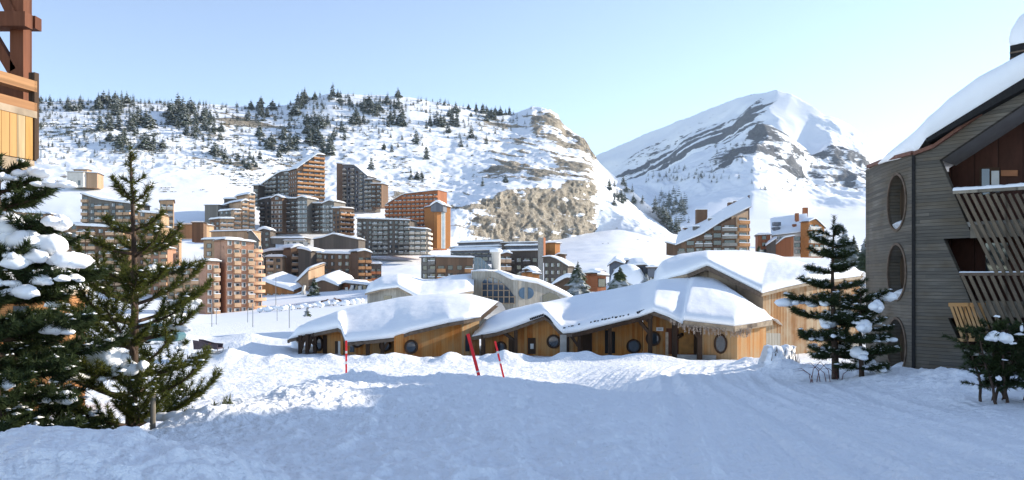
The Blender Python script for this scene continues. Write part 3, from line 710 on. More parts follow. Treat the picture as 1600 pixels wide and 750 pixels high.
greyplank = planks('weathered_grey_planks', (.105, .095, .08), (.235, .21, .175), .115, horizontal=True, grey=(.11, .09, .065), gap=.6, bump=.9)
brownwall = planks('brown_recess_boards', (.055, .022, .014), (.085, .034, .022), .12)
# front plank wall with its slanting, notched right edge
poly = [(1428, 610), (1428, 241), (1460, 229), (1468, 250), (1520, 371), (1474, 373), (1500, 431), (1526, 495), (1481, 497), (1499, 535), (1530, 612)]
mb = MB(); mb.prism([fac(*q) for q in poly], NF3*.28); wf = mb.build('wall', greyplank, B1)
# side wall, slightly curved, with three real round openings
S1 = np.array((14.06, 31.5)); nseg = 60
def sidep(t, z, inn=0.):
    a = C0*(1-t)+S1*t; d = S1-C0; d /= np.linalg.norm(d); n = np.array((d[1], -d[0]))   # n points right = inward
    bow = -.13*math.sin(math.pi*t)
    q = a+n*(bow+inn); return np.array((q[0], q[1], z))
Ls = float(np.linalg.norm(S1-C0)); tops = lambda t: 4.30+.17*t
uw = .5*Ls; RW = .98
# t of the window column from the picture column
def side_px(t): q = sidep(t, 0); return 800+F*q[0]/q[1]
tw_ = min(np.linspace(0, 1, 400), key=lambda t: abs(side_px(t)-1401)); yw = sidep(tw_, 0)[1]
wz = [(HOR-py)/F*yw for py in (316, 425, 541)]; RZ = 42/F*yw
R_T = .32*0+ (min(np.linspace(0, 1, 400), key=lambda t: abs(side_px(t)-1387.5))-min(np.linspace(0, 1, 400), key=lambda t: abs(side_px(t)-1415)))/2
def inside(t, z): return any(((t-tw_)/R_T)**2+((z-c)/RZ)**2 < 1 for c in wz)
zb1 = -4.4
mb = MB()
ts = np.linspace(0, 1, 41)
# strips left and right of the window column, and between the openings
tl, tr = tw_-R_T*1.12, tw_+R_T*1.12
def strip(t0, t1, zlo, zhi, n=10, inn=0.):
    tt = np.linspace(t0, t1, n); mb.grid(np.array([[sidep(t, zlo(t), inn) for t in tt], [sidep(t, zhi(t), inn) for t in tt]])[:, ::-1])
strip(0, tl, lambda t: zb1, tops); strip(tr, 1, lambda t: zb1, tops)
cuts = [zb1]+[v for c in sorted(wz) for v in (c-RZ*1.06, c+RZ*1.06)]+[None]
for i in range(0, len(cuts), 2):
    strip(tl, tr, lambda t: cuts[i], (lambda t: cuts[i+1]) if cuts[i+1] is not None else tops)
a = np.linspace(0, 2*math.pi, 49)
for c in wz:       # plate with a round hole, plus its reveal
    inner = [sidep(tw_+R_T*math.cos(x), c+RZ*math.sin(x)) for x in a]
    outer = []
    for x in a:
        m = max(abs(math.cos(x)), abs(math.sin(x))); outer.append(sidep(tw_+R_T*1.12*math.cos(x)/m, c+RZ*1.06*math.sin(x)/m))
    rev = [sidep(tw_+R_T*math.cos(x), c+RZ*math.sin(x), .42) for x in a]
    mb.grid(np.array([outer, inner, rev]))
ws = mb.build('wall', greyplank, B1)
back_slats = planks('slatted_shutter', (.05, .032, .02), (.12, .078, .045), .11, ky=1.)
for c in wz:
    mb = MB(); v = [sidep(tw_, c, .40)]+[sidep(tw_+R_T*1.02*math.cos(x), c+RZ*1.02*math.sin(x), .40) for x in a[:-1]]
    mb.add(v, [(0, 1+i, 1+(i+1) % 48) for i in range(48)]); w = mb.build('oval_window', back_slats, B1)
    mb = MB(); mb.obox(sidep(tw_-R_T*.55, c-.1, .36), (0, R_T*Ls*.5, 0), (.03, 0, 0), (0, 0, RZ*.7)); mb.build('pane', M['glass'], w)
    mb = MB(); rows = []
    for k, (zz, inn) in enumerate(((-1., .02), (-.80, .02), (-.70, .2), (-.62, .42))):
        rows.append([sidep(tw_+R_T*math.sqrt(max(0, 1-min(1, abs(-.80 if k == 0 else zz))**2))*s, c+RZ*(zz if k else -1.0*math.sqrt(max(0, 1-(s*.6)**2))), inn) for s in np.linspace(-1, 1, 15)])
    mb.grid(np.array(rows)); mb.grid(np.array(rows)[:, ::-1]); mb.build('snow_sill', M['snow'], w, smooth=True)
    mb = MB(); ring = [[sidep(tw_+R_T*k*math.cos(x), c+RZ*k*math.sin(x), o) for x in a] for k, o in ((1.09, -.005), (1.09, -.045), (1.0, -.045), (1.0, .05))]
    mb.grid(np.array(ring)); mb.build('frame', M['fascia'], w)
mb = MB(); mb.obox(pt(-.05, zb1, .05), DF3*.10, -NF3*-.10, UP*(8.66)); mb.build('corner_strip', M['black'], B1)
# back face + far end so that the block is closed
e = sidep(1, zb1); mb = MB(); mb.obox(e, (14, 3.5, 0), (0, .3, 0), UP*(4.45-zb1)); mb.build('wall', greyplank, B1)
# rusty edge trim along the eave and up the gable
mb = MB()
tt = np.linspace(0, 1, 12)
for a_, b_ in zip(tt[:-1], tt[1:]): mb.bar(sidep(a_, tops(a_)+.05, -.03), sidep(b_, tops(b_)+.05, -.03), .14, .12)
g0, g1, g2 = fac(1428, 240, .05), fac(1460, 228, .05), fac(1600, 131, .05); sl = (g2-g1)/np.linalg.norm(g2-g1); gE = g2+sl*2.0
mb.bar(g0, g1, .14, .12); mb.bar(g1, gE, .18, .10); mb.build('edge_trim', M['copper'], B1)
# gable board and soffit
h0, h1 = fac(1467, 249), fac(1600, 163)
gb = [fac(1460, 229.5), fac(1600, 133), fac(1600, 133)+sl*2, fac(1600, 161)+sl*2, fac(1600, 161), fac(1468, 250)]
mb = MB(); mb.prism(gb, NF3*.2); mb.build('gable_board', greyplank, B1)
sw = [fac(1466, 249), fac(1600, 160.5), fac(1600, 160.5)+sl*2]
mb = MB(); top = np.array(sw); mb.grid(np.array([top+NF3*.02, top+NF3*1.7-UP*.05])); mb.grid(np.array([top+NF3*1.7-UP*.05+UP*.08, top+NF3*.02+UP*.08])); mb.build('soffit', plain('grey_soffit', (.26, .25, .25), .8, .1), B1)
# recess wall (brown) behind the balconies, floors, partitions
u0, u1 = fu(1470)-.3, 14.0
mb = MB()
zl = lambda u: g1[2]-.3+(sl[2]/np.dot(sl[:2], DF))*(min(u, 5.2)-fu(1460))-.55*max(0, u-5.2)  # unseen roofline past the frame drops, shaped to let low sun by
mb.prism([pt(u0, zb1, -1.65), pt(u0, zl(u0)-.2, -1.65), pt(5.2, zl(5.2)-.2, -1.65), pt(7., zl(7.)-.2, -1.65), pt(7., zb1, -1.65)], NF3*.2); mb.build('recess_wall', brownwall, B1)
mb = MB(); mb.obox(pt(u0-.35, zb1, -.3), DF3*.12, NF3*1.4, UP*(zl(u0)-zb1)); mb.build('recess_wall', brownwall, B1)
for py in (299, 428, 497):
    z = fac(1490, py)[2]; mb = MB(); mb.obox(pt(u0-.2, z-1.18, -.03), DF3*(7-u0), NF3*1.6, UP*.16); mb.build('balcony_floor', M['concrete'], B1)
# doorway and little wooden plaque on the recess wall
def rec(px, py, out=-1.62):
    return fac(px, py, out)
def rec_box(name, x0, x1, y0, y1, mat, par=B1, out=-1.6, dp=.05):
    a_, b_, c_ = rec(x0, y1, out), rec(x1, y1, out), rec(x0, y0, out); mb = MB(); mb.obox(a_, b_-a_, NF3*dp, c_-a_); return mb.build(name, mat, par)
d = rec_box('door', 1530, 1562, 262, 306, M['dark']); rec_box('pane', 1534, 1546, 264, 304, M['glass'], d, -1.58); rec_box('curtain', 1549, 1561, 267, 300, M['curtain'], d, -1.57)
rec_box('plaque', 1564, 1590, 266, 275, plain('plaque_wood', (.30, .12, .05), .6, .2), B1, -1.58)
rec_box('window', 1540, 1575, 380, 424, M['glass']); rec_box('window', 1552, 1590, 505, 540, M['glass'])
# rails with snow, slanting slats
def rail(px0, py0, px1, py1, snow, ext=2.5, name='handrail', m=None):
    a_, b_ = fac(px0, py0, .10), fac(px1, py1, .10); b_ = b_+(b_-a_)/np.linalg.norm(b_-a_)*ext
    mb = MB(); mb.bar(a_, b_, .16, .10); r_ = mb.build(name, m or M['greyw'], B1)
    if snow:
        n = 40; rows = []
        for yy, zz in ((-.09, .05), (-.07, .05+snow*.7), (0, .05+snow), (.07, .05+snow*.7), (.09, .05)):
            rows.append([a_+(b_-a_)*i/n+NF3*yy+UP*(zz if zz < .06 else zz*(1+.25*float(pn2(i*.5, 2.)))) for i in range(n+1)])
        mb = MB(); mb.grid(np.array(rows)); mb.build('snow_strip', M['snow'], r_, smooth=True)
rail(1490, 301, 1600, 294, .11); rail(1500, 428.5, 1600, 428, .04, m=M['fascia']); 
slat_mat = planks('slat_wood', (.13, .10, .07), (.22, .17, .115), .3)  # grey brown slat wood, same tones for every slat
def slats(xs, y0, y1, slope, out, name='slat'):
    for x in xs:
        a_, b_ = fac(x, y0, out), fac(x+slope*(y1-y0), y1, out); mb = MB(); mb.bar(a_, b_, .10, .06, up=NF3); mb.build(name, slat_mat, B1)
slats(np.arange(1496, 1690, 11.5), 303, 429, .50, .16)
slats(np.arange(1504, 1690, 11.5), 431, 625, .46, .16)
# cross boards behind the slats
for y0, y1, x0 in ((352, 372, 1516), (470, 494, 1518)):
    a_ = fac(x0, y1, .05); mb = MB(); mb.obox(a_, DF3*(7-float(np.dot(a_[:2]-C0, DF))), NF3*.05, UP*((y1-y0)/F*26)); mb.build('parapet_board', M['greyw'], B1)
# small balcony front low on the left, its warm light put into the colour
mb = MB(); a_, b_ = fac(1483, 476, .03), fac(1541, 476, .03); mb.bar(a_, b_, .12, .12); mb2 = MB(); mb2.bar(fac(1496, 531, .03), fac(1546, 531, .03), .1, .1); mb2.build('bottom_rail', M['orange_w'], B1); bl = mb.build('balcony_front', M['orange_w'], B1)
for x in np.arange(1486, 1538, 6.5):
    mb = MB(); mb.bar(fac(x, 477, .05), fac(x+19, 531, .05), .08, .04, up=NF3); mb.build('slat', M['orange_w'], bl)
# roof: black slab edge under the upper snow, thick snow going back over the block
e0, e1 = fac(1447, 216, .35), fac(1582, 133, .35); sl2 = (e1-e0)/np.linalg.norm(e1-e0); e2 = e1+sl2*2.2
mb = MB(); mb.prism([e0, e2, e2-UP*.42, e0-UP*.14], NF3*8); mb.build('roof_edge', M['black'], B1)
mb = MB(); q = [fac(1458, 231, -.02), g2+NF3*.07-UP*.02, g2+sl*2-UP*.02, e2-UP*.45+NF3*.4, fac(1470, 212, -.1)]
mb.prism(q, NF3*8); mb.build('roof', M['black'], B1)
low = [(1373, 257), (1384, 253), (1410, 247), (1430, 241), (1447, 216.5), (1480, 196), (1520, 171), (1560, 147), (1600, 123), (1640, 99)]
hi = [(1375, 254), (1386, 239), (1404, 222), (1426, 203), (1449, 180), (1480, 151), (1525, 118), (1556, 101), (1596, 80), (1640, 58)]
def snow_pt(px, py, k): 
    if px < 1430:    # lies on the side wall line
        t = (1430-px)/(1430-1373)*.55; q = sidep(min(t, 1), 0, .1); y = q[1]; return np.array(((px-800)/F*y, y, (HOR-py)/F*y))
    return fac(px, py, .32*sm(1430, 1450, px))
n = 90; xs = np.linspace(0, len(low)-1, n); li = np.arange(len(low))
L = np.stack([np.interp(xs, li, np.array(low)[:, i]) for i in range(2)], 1); Hh = np.stack([np.interp(xs, li, np.array(hi)[:, i]) for i in range(2)], 1)
lo3 = np.array([snow_pt(*q, 0) for q in L]); hi3 = np.array([snow_pt(*q, 0) for q in Hh])
rows = [lo3, lo3*.75+hi3*.25-NF3*.12, lo3*.45+hi3*.55-NF3*.12, lo3*.15+hi3*.85-NF3*.02, hi3+NF3*.25]
for dd, dz in ((1., .15), (2.5, .2), (5, .1), (8, -.4), (8.4, -1.5)): rows.append(hi3+NF3*dd+UP*dz)
G = np.array(rows); G[1:-1] += NF3*(.06*fbm(np.arange(n)[None, :]*.13, np.arange(len(rows)-2)[:, None]*1.1, 3))[..., None]
mb = MB(); mb.grid(G[:, ::-1]); mb.build('roof_snow', M['snow'], B1, smooth=True)
# chimney with slatted sides and its snow hat
c = fac(1578, 100, -.6); mb = MB(); mb.obox(c+UP*-.9, DF3*1.9, NF3*1.6, UP*((100-72)/F*26+.9)); ch = mb.build('chimney', M['black'], B1)
mb = MB()
for py in (84, 93, 102, 111, 120): q = fac(1577.5, py, -.57); mb.obox(q, DF3*1.92, NF3*.04, UP*.05)
mb.build('chimney_slats', M['fascia'], ch)
cc = c+DF3*.95+NF3*.8; zt = c[2]+(100-72)/F*26; rows = []
for k, zz in ((1., 0), (1.06, .2), (1.0, .55), (.8, .95), (.45, 1.25), (0.02, 1.35)):
    rows.append([np.array((*(cc[:2]+(DF*math.copysign(min(1, abs(math.cos(x))*1.25), math.cos(x))*.98+NF*math.copysign(min(1, abs(math.sin(x))*1.25), math.sin(x))*.85)*k), zt+zz)) for x in np.linspace(0, 2*math.pi, 33)])
mb = MB(); mb.grid(np.array(rows)); mb.build('snow_cap', M['snow'], ch, smooth=True)
# unseen rest of the block, heights shaped to throw shade over the lane
mb = MB(); z0 = zb1
def zroof(u): return min(zl(u)+.5, 12.0)
for (uu0, uu1) in ((7., 19.5),):
    mb.prism([pt(uu0, z0, -.1), pt(uu0, 6.1, -.1), pt(10.5, 6.5, -.1), pt(12.2, 9.4, -.1), pt(15, 10.2, -.1), pt(uu1, 8.6, -.1), pt(uu1, z0, -.1)], NF3*8)
mb.build('wall', greyplank, B1)
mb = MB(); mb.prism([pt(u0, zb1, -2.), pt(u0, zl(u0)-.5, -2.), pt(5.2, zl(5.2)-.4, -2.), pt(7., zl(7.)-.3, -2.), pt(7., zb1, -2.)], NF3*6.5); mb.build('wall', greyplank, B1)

# ------------------------------------------------------------------ timber balcony at the top left (D about 10)
T = empty('timber_balcony', (-6.4, 9.6, -1.9), 'timber balcony of orange boards with a heavy brown post and beams', 'balcony')
o1 = P(58, 135, 10.03)[:2]; o0 = P(0, 118, 9.5)[:2]; db = (o1-o0)/np.linalg.norm(o1-o0); nb = np.array((db[1], -db[0]))       # along (away), outward right
D3 = np.array((*db, 0)); N3 = np.array((*nb, 0))
def bal(px, py, out=0.):
    k = (px-800)/F; o = o0+nb*out; t = (k*o[1]-o[0])/(db[0]-k*db[1]); y = o[1]+t*db[1]; return np.array((o[0]+t*db[0], y, (HOR-py)/F*y))
beam_m = planks('brown_beam', (.13, .045, .022), (.19, .07, .035), .5, gap=.0); rail_m = planks('tan_rail', (.40, .20, .09), (.50, .29, .14), .6, gap=0., horizontal=True)  # rails in a paler brown than the beams
Lb = 5.0
for y0, y1, w, nm in ((119, 134, .14, 'handrail'), (152, 169, .12, 'handrail')):
    a_ = bal(58, (y0+y1)/2+9.); mb = MB(); mb.obox(a_-D3*Lb-N3*w-UP*.07, D3*Lb, N3*w, UP*.135); mb.build(nm, rail_m, T)
e = bal(57, 171.5); mb = MB(); mb.obox(e-D3*Lb-N3*.10-UP*.11, D3*Lb, N3*.11, UP*.085); mb.build('snow_ledge', M['fascia_l'], T)
zt, zb_ = bal(52, 181)[2], bal(52, 250)[2]; s = 0.; k = 0
bm = [planks('yellow_board', (.50, .27, .08), (.58, .36, .13), .4, gap=0, grey=(.45, .30, .13)), planks('orange_board', (.48, .20, .05), (.56, .26, .08), .4, gap=0, grey=(.48, .30, .13)), planks('pale_board', (.50, .36, .20), (.56, .42, .24), .4, gap=0, grey=(.40, .32, .2))]
while s < Lb-.2:
    w = (.115, .125, .105, .12)[k % 4]; a_ = bal(52, 250)-D3*(s+w); mb = MB(); mb.obox((a_[0]-.03*nb[0], a_[1]-.03*nb[1], zb_), D3*(w-.008), N3*.03, UP*(zt-zb_)); mb.build('board', bm[(k*2+k//3) % 3], T); s += w; k += 1
a_ = bal(54, 250); mb = MB(); mb.obox((a_[0]-.09*nb[0], a_[1]-.09*nb[1], zb_), D3*.07, N3*.09, UP*(zt+.55-zb_)); mb.build('corner_post', M['dark'], T)
mb = MB(); a_ = bal(56, 252); mb.obox((a_[0]-2.6*nb[0], a_[1]-2.6*nb[1], zb_-.16)-D3*Lb, D3*Lb, N3*2.58, UP*.16); mb.build('floor', M['fascia_l'], T)
mb = MB(); q = bal(56, 240); mb.obox((q[0]-2.5*nb[0], q[1]-2.5*nb[1], zb_+.0)-D3*.05, N3*2.4, D3*.04, UP*(zt-zb_)); mb.build('end_boards', M['orange_w'], T)
# heavy post just behind the railing, cross beams and braces
pc = P(32, 100, 10.15); mb = MB(); mb.box(pc[0]-.085, pc[0]+.085, pc[1]-.08, pc[1]+.10, zb_-.1, 5.2); mb.build('post', beam_m, T)
def bm_bar(name, a, b, w, h): mb = MB(); mb.bar(P(*a), P(*b), w, h); mb.build(name, beam_m, T)
bm_bar('beam', (-160, 32, 9.95), (45, 32, 9.95), .16, .18); bm_bar('beam', (-60, 37, 10.28), (60, 37, 10.28), .14, .16)
bm_bar('brace', (22, 112, 10.12), (-40, 8, 10.12), .10, .12); bm_bar('brace', (25, 32, 10.1), (-10, -40, 10.1), .10, .12); bm_bar('beam', (-60, 150, 10.3), (45, 143, 10.3), .1, .2)

# ------------------------------------------------------------------ log cabin behind the left trees
Lg = empty('log_cabin', P(80, 520, 27), 'orange log cabin with snowy roof half hidden behind the snow laden pine', 'cabin')
pL = Plan([(-120, 24), (108, 26.5), (134, 28.6)]); logm = planks('orange_logs', (.36, .15, .05), (.50, .24, .09), .19, horizontal=True, gap=.35)
mb = MB(); wall_strip(mb, pL, -120, 108, lambda x: -.25, -5, thick=.2); wall_strip(mb, pL, 108.3, 133, lambda x: -.25, -5, thick=.2); mb.build('wall', logm, Lg)
wall_box(Lg, 'door', pL, 119, 129, 487, 540, M['dark']); wall_box(Lg, 'window', pL, 20, 45, 478, 500, M['glass'])
a_ = [P(-130, 452, 23.2), P(110, 452, 26.0), P(139, 452, 29.2)]; b_ = [P(-120, 392, 31), P(70, 398, 31), P(136, 440, 31)]
mb = MB(); rows = [np.array(a_), np.array(a_)+UP*.3, np.array(a_)*.5+np.array(b_)*.5+UP*.4, np.array(b_), np.array(b_)+np.array((0, 3, -2.))]
mb.grid(np.array(rows)); mb.build('snow_cover', M['snow'], Lg, smooth=True)
mb = MB(); mb.grid(np.array([np.array(a_)-UP*.18, np.array(a_)-UP*.0])); mb.build('eave_board', M['fascia_l'], Lg)
# ------------------------------------------------------------------ apartment blocks of the village
HM = {
 'dark': planks('brown_grey_shingle', (0.098, 0.081, 0.068), (0.150, 0.122, 0.099), 1.4, gap=.1),
 'grey': planks('grey_shingle', (0.169, 0.156, 0.137), (0.247, 0.221, 0.189), 1.4, gap=.1),
 'brown': planks('brown_shingle', (0.156, 0.094, 0.058), (0.234, 0.137, 0.081), 1.4, gap=.1),
 'orange': planks('orange_shingle', (0.390, 0.156, 0.046), (0.546, 0.227, 0.065), 1.6, gap=.1),
 'peach': planks('peach_shingle', (0.46, 0.24, 0.15), (0.54, 0.30, 0.19), 1.6, gap=.1),
 'tan': planks('tan_shingle', (0.442, 0.286, 0.169), (0.572, 0.377, 0.234), 1.5, gap=.1),
 'slate': planks('slate_shingle', (0.130, 0.143, 0.169), (0.195, 0.208, 0.234), 1.5, gap=.1),
 'redbrown': planks('red_brown_shingle', (0.286, 0.098, 0.039), (0.390, 0.143, 0.058), 1.5, gap=.1),
}
BALM = {
 'grey': plain('grey_parapet', (.24, .22, .19), .8, .25, .5), 'pale': plain('pale_parapet', (.50, .43, .34), .8, .2, .5),
 'orange': plain('orange_parapet', (.46, .22, .09), .8, .25, .5), 'red': plain('red_parapet', (.42, .15, .06), .8, .25, .5),
 'peach': plain('peach_parapet', (.55, .35, .21), .8, .15, .5), 'dark': plain('dark_parapet', (.10, .08, .065), .8, .3, .5), 'white': plain('white_parapet', (.62, .56, .47), .8, .15, .5)}
_wm = {}
def win_mesh(kind, w, h, fm='frame'):
    key = (kind, round(w, 2), round(h, 2), fm)
    if key not in _wm:
        mb = MB()
        for x0, x1, z0, z1 in ((-w/2-.1, -w/2, -.1, h+.1), (w/2, w/2+.1, -.1, h+.1), (-w/2, w/2, h, h+.1), (-w/2, w/2, -.1, 0)): mb.box(x0, x1, -.08, .02, z0, z1)
        nfr = sum(len(q) for q in mb.f); mb.box(-w/2, w/2, -.02, .03, 0, h); npn = sum(len(q) for q in mb.f)
        if kind != 'dark':
            mb.box(-w*.5, -w*.08, -.035, -.022, .05, h-.05)
        me = mb.mesh('window_mesh', M[fm] if fm in M else fm); me.materials.append(M['glass']); me.materials.append(M['curtain'])
        mi = np.zeros(len(me.polygons), np.int32); mi[nfr:npn] = 1; mi[npn:] = 2
        me.polygons.foreach_set('material_index', mi); _wm[key] = me
    return _wm[key]
def bal_mesh(w, mat, snow=True, h=1.0, dp=1.15):
    key = ('b', round(w, 2), mat, snow, round(h, 2), dp)
    if key not in _wm:
        mb = MB(); mb.box(-w/2, w/2, -dp, .0, -.16, 0); mb.box(-w/2, w/2, -dp, -dp+.1, 0, h)
        mb.box(-w/2, -w/2+.1, -dp+.1, 0, 0, h*.98); mb.box(w/2-.1, w/2, -dp+.1, 0, 0, h*.98); k = sum(len(q) for q in mb.f)
        if snow: mb.box(-w/2, w/2, -dp-.04, -dp+.2, h, h+.2)
        me = mb.mesh('balcony_mesh', BALM[mat]); me.materials.append(M['snow_far'])
        mi = np.zeros(len(me.polygons), np.int32); mi[k:] = 1; me.polygons.foreach_set('material_index', mi); _wm[key] = me
    return _wm[key]
class Parts:
    """collects repeated facade parts of one building: the first 100 of a name become parts, the rest one part"""
    def __init__(s, root): s.root = root; s.l = {}; s.base = wloc(root)
    def add(s, name, mesh, p, rz): s.l.setdefault(name, []).append((mesh, np.array(p), rz))
    def flush(s):
        for name, q in s.l.items():
            q.sort(key=lambda a: a[1][1])
            for me, p, rz in q[:100]: place(name, me, p-s.base, s.root, rz)
            rest = q[100:]
            if rest:
                mb = MB(); mis = []; mats = rest[0][0].materials[:]
                for me, p, rz in rest:
                    co = np.zeros(len(me.vertices)*3); me.vertices.foreach_get('co', co); co = co.reshape(-1, 3)
                    c, sn = math.cos(rz), math.sin(rz); v = np.stack([co[:, 0]*c-co[:, 1]*sn, co[:, 0]*sn+co[:, 1]*c, co[:, 2]], 1)+p
                    mb.add(v, np.array([tuple(f.vertices) for f in me.polygons]))
                    idx = np.zeros(len(me.polygons), np.int32); me.polygons.foreach_get('material_index', idx)
                    for m_ in me.materials:
                        if m_ not in mats: mats.append(m_)
                    mp = [mats.index(m_) for m_ in me.materials]; mis.append(np.array(mp)[idx])
                o = mb.build(name, mats[0], s.root)
                for m_ in mats[1:]: o.data.materials.append(m_)
                o.data.polygons.foreach_set('material_index', np.concatenate(mis).astype(np.int32)); o['kind'] = 'stuff'
hrng = random.Random(5)
def facade(parts, p0, d, n, L, zb, top, nf, fh, nb, pat, bal, h0=.5, snowbal=.5, curtain=.45, fm='frame', bow=None):
    rz = math.atan2(d[1], d[0]); bw = L/nb
    for i in range(nf):
        z = zb+h0+i*fh
        for j in range(nb):
            s = (j+.5)/nb; c = pat[(j+(i if pat[-1] == '/' else 0)) % len(pat.rstrip('/'))]
            if z+fh*.86 > top(s) or c == ' ': continue
            p = np.array((p0[0]+d[0]*L*s, p0[1]+d[1]*L*s, z))
            k = 'pale' if hrng.random() < curtain else 'dark'
            if c in 'bB':
                parts.add('balcony', bal_mesh(bw*(.98 if c == 'B' else .9), bal, hrng.random() < snowbal), p+np.array((0, 0, .02)), rz)
                parts.add('window', win_mesh(k, bw*.66, fh*.72, fm), p-np.array((n[0], n[1], 0))*.05+np.array((0, 0, .06)), rz)
            elif c == 'w':
                parts.add('window', win_mesh(k, min(bw*.5, 1.5), fh*.5, fm), p-np.array((n[0], n[1], 0))*.05+np.array((0, 0, .75)), rz)
            elif c == 'W':
                parts.add('window', win_mesh(k, bw*.8, fh*.55, fm), p-np.array((n[0], n[1], 0))*.05+np.array((0, 0, .6)), rz)
def block(root, parts, a, b, D, s, top, base, depth, wall, nf=None, fh=2.8, bw=3.6, pat='bw', bal='grey', rise=0., roof=.9, over=.5, side=None, h0=.5, snowbal=.5, curtain=.45, fm='frame', roofmat='snow_far', fallen=False):
    """front between picture columns a-b at depth D (left end), plan slope s; top: list (0..1, py); base py"""
    k1 = (b-800)/F; x0 = (a-800)/F*D; t = (k1*D-x0)/(1-k1*s)
    p0 = np.array((x0, D)); p1 = np.array((x0+t, D+s*t)); L = float(np.linalg.norm(p1-p0)); d = (p1-p0)/L; n = np.array((-d[1], d[0]))
    zb = (HOR-base)/F*min(p0[1], p1[1]); S = [q[0] for q in top]
    zs = [(HOR-q[1])/F*(p0[1]+(p1[1]-p0[1])*q[0]) for q in top]; ztop = lambda v: float(np.interp(v, S, zs))
    fr = [(*(p0+d*L*v), z) for v, z in zip(S, zs)]
    front = [(*p0, zb)]+fr+[(*p1, zb)]; off = np.array((n[0]*depth, n[1]*depth, 0.))
    bk = [np.array(q)+off+(np.array((0, 0, rise)) if 0 < i <= len(fr) else 0) for i, q in enumerate(front)]
    mb = MB(); m = len(front); mb.prism(front, (0, 0, 0)) if False else None
    v = np.array(front+[tuple(q) for q in bk]); tri = tessellate_polygon([[Vector(q) for q in front]])
    f = [tuple(q) for q in tri]+[tuple(i+m for i in q[::-1]) for q in tri]+[(i, (i+1) % m, (i+1) % m+m, i+m) for i in range(m)]
    mb.add(v, f); mb.build('wall', HM.get(wall) or M[wall], root)
    if roof:
        A_ = np.array(fr)-np.array((n[0]*over, n[1]*over, 0)); A_[0][:2] -= d*over; A_[-1][:2] += d*over
        B_ = np.array(fr)+off*(1+over/depth)+np.array((0, 0, rise)); B_[0][:2] -= d*over; B_[-1][:2] += d*over
        # resample for a soft lumpy blanket
        vv = np.linspace(0, 1, max(12, int(L/1.5))); A2 = np.stack([np.interp(vv, S, A_[:, i]) for i in range(3)], 1); B2 = np.stack([np.interp(vv, S, B_[:, i]) for i in range(3)], 1)
        lum = roof*(1+.3*fbm(vv*L*.18+D, vv*0+a, 2)); e = np.clip(np.minimum(vv, 1-vv)*L/.8, .35, 1); U3 = np.array((0, 0, 1.))
        rows = [A2-U3*.05, A2-np.array((n[0], n[1], 0))*.12+U3*(lum*e*.55)[:, None], A2+np.array((n[0], n[1], 0))*.3+U3*(lum*e)[:, None]]
        for q in (.25, .5, .75, .95): rows.append(A2*(1-q)+B2*q+U3*(lum*e*(1.05+.15*math.sin(q*3)))[:, None])
        rows += [B2+U3*(lum*e*.4)[:, None], B2-U3*.05]
        mb = MB(); mb.grid(np.array(rows)); o = mb.build('roof', M[roofmat] if roofmat in M else roofmat, root, smooth=True); mb = MB()
        mb.grid(np.array([A2-U3*.32, A2-U3*.04])); mb.grid(np.array([B2-U3*.3, A2-U3*.32])); mb.build('eave', M['fascia'], o)
    if nf is None: nf = max(1, int((max(zs)-zb-.3)/fh))
    nb = max(1, round(L/bw))
    if pat.strip(): facade(parts, p0, d, n, L, zb, ztop, nf, fh, nb, pat, bal, h0, snowbal, curtain, fm)
    if side:
        sd, sp, sb = side
        if sd == 'R': q0, dd, nn = p1, n, -d; tz = lambda v: zs[-1]+rise*v
        else: q0, dd, nn = p0+n*depth, -n, d; tz = lambda v: zs[0]+rise*(1-v)
        facade(parts, q0, dd, nn, depth, zb, tz, nf, fh, max(1, round(depth/bw)), sp, sb, h0, snowbal, curtain, fm)
    return p0, p1, d, n, zb, ztop, L
def hotel(name, label, cat, blocks, extra=None, loc=None):
    b0 = blocks[0]; root = empty(name, P((b0['a']+b0['b'])/2, b0['base'], b0['D']), label, cat)
    pr = Parts(root); info = []
    for b in blocks: info.append(block(root, pr, **b))
    if extra: extra(root, info, pr)
    pr.flush(); return root
FL = [(0, 0), (1, 0)]
def flat(py, py2=None): return [(0, py), (1, py2 if py2 is not None else py)]

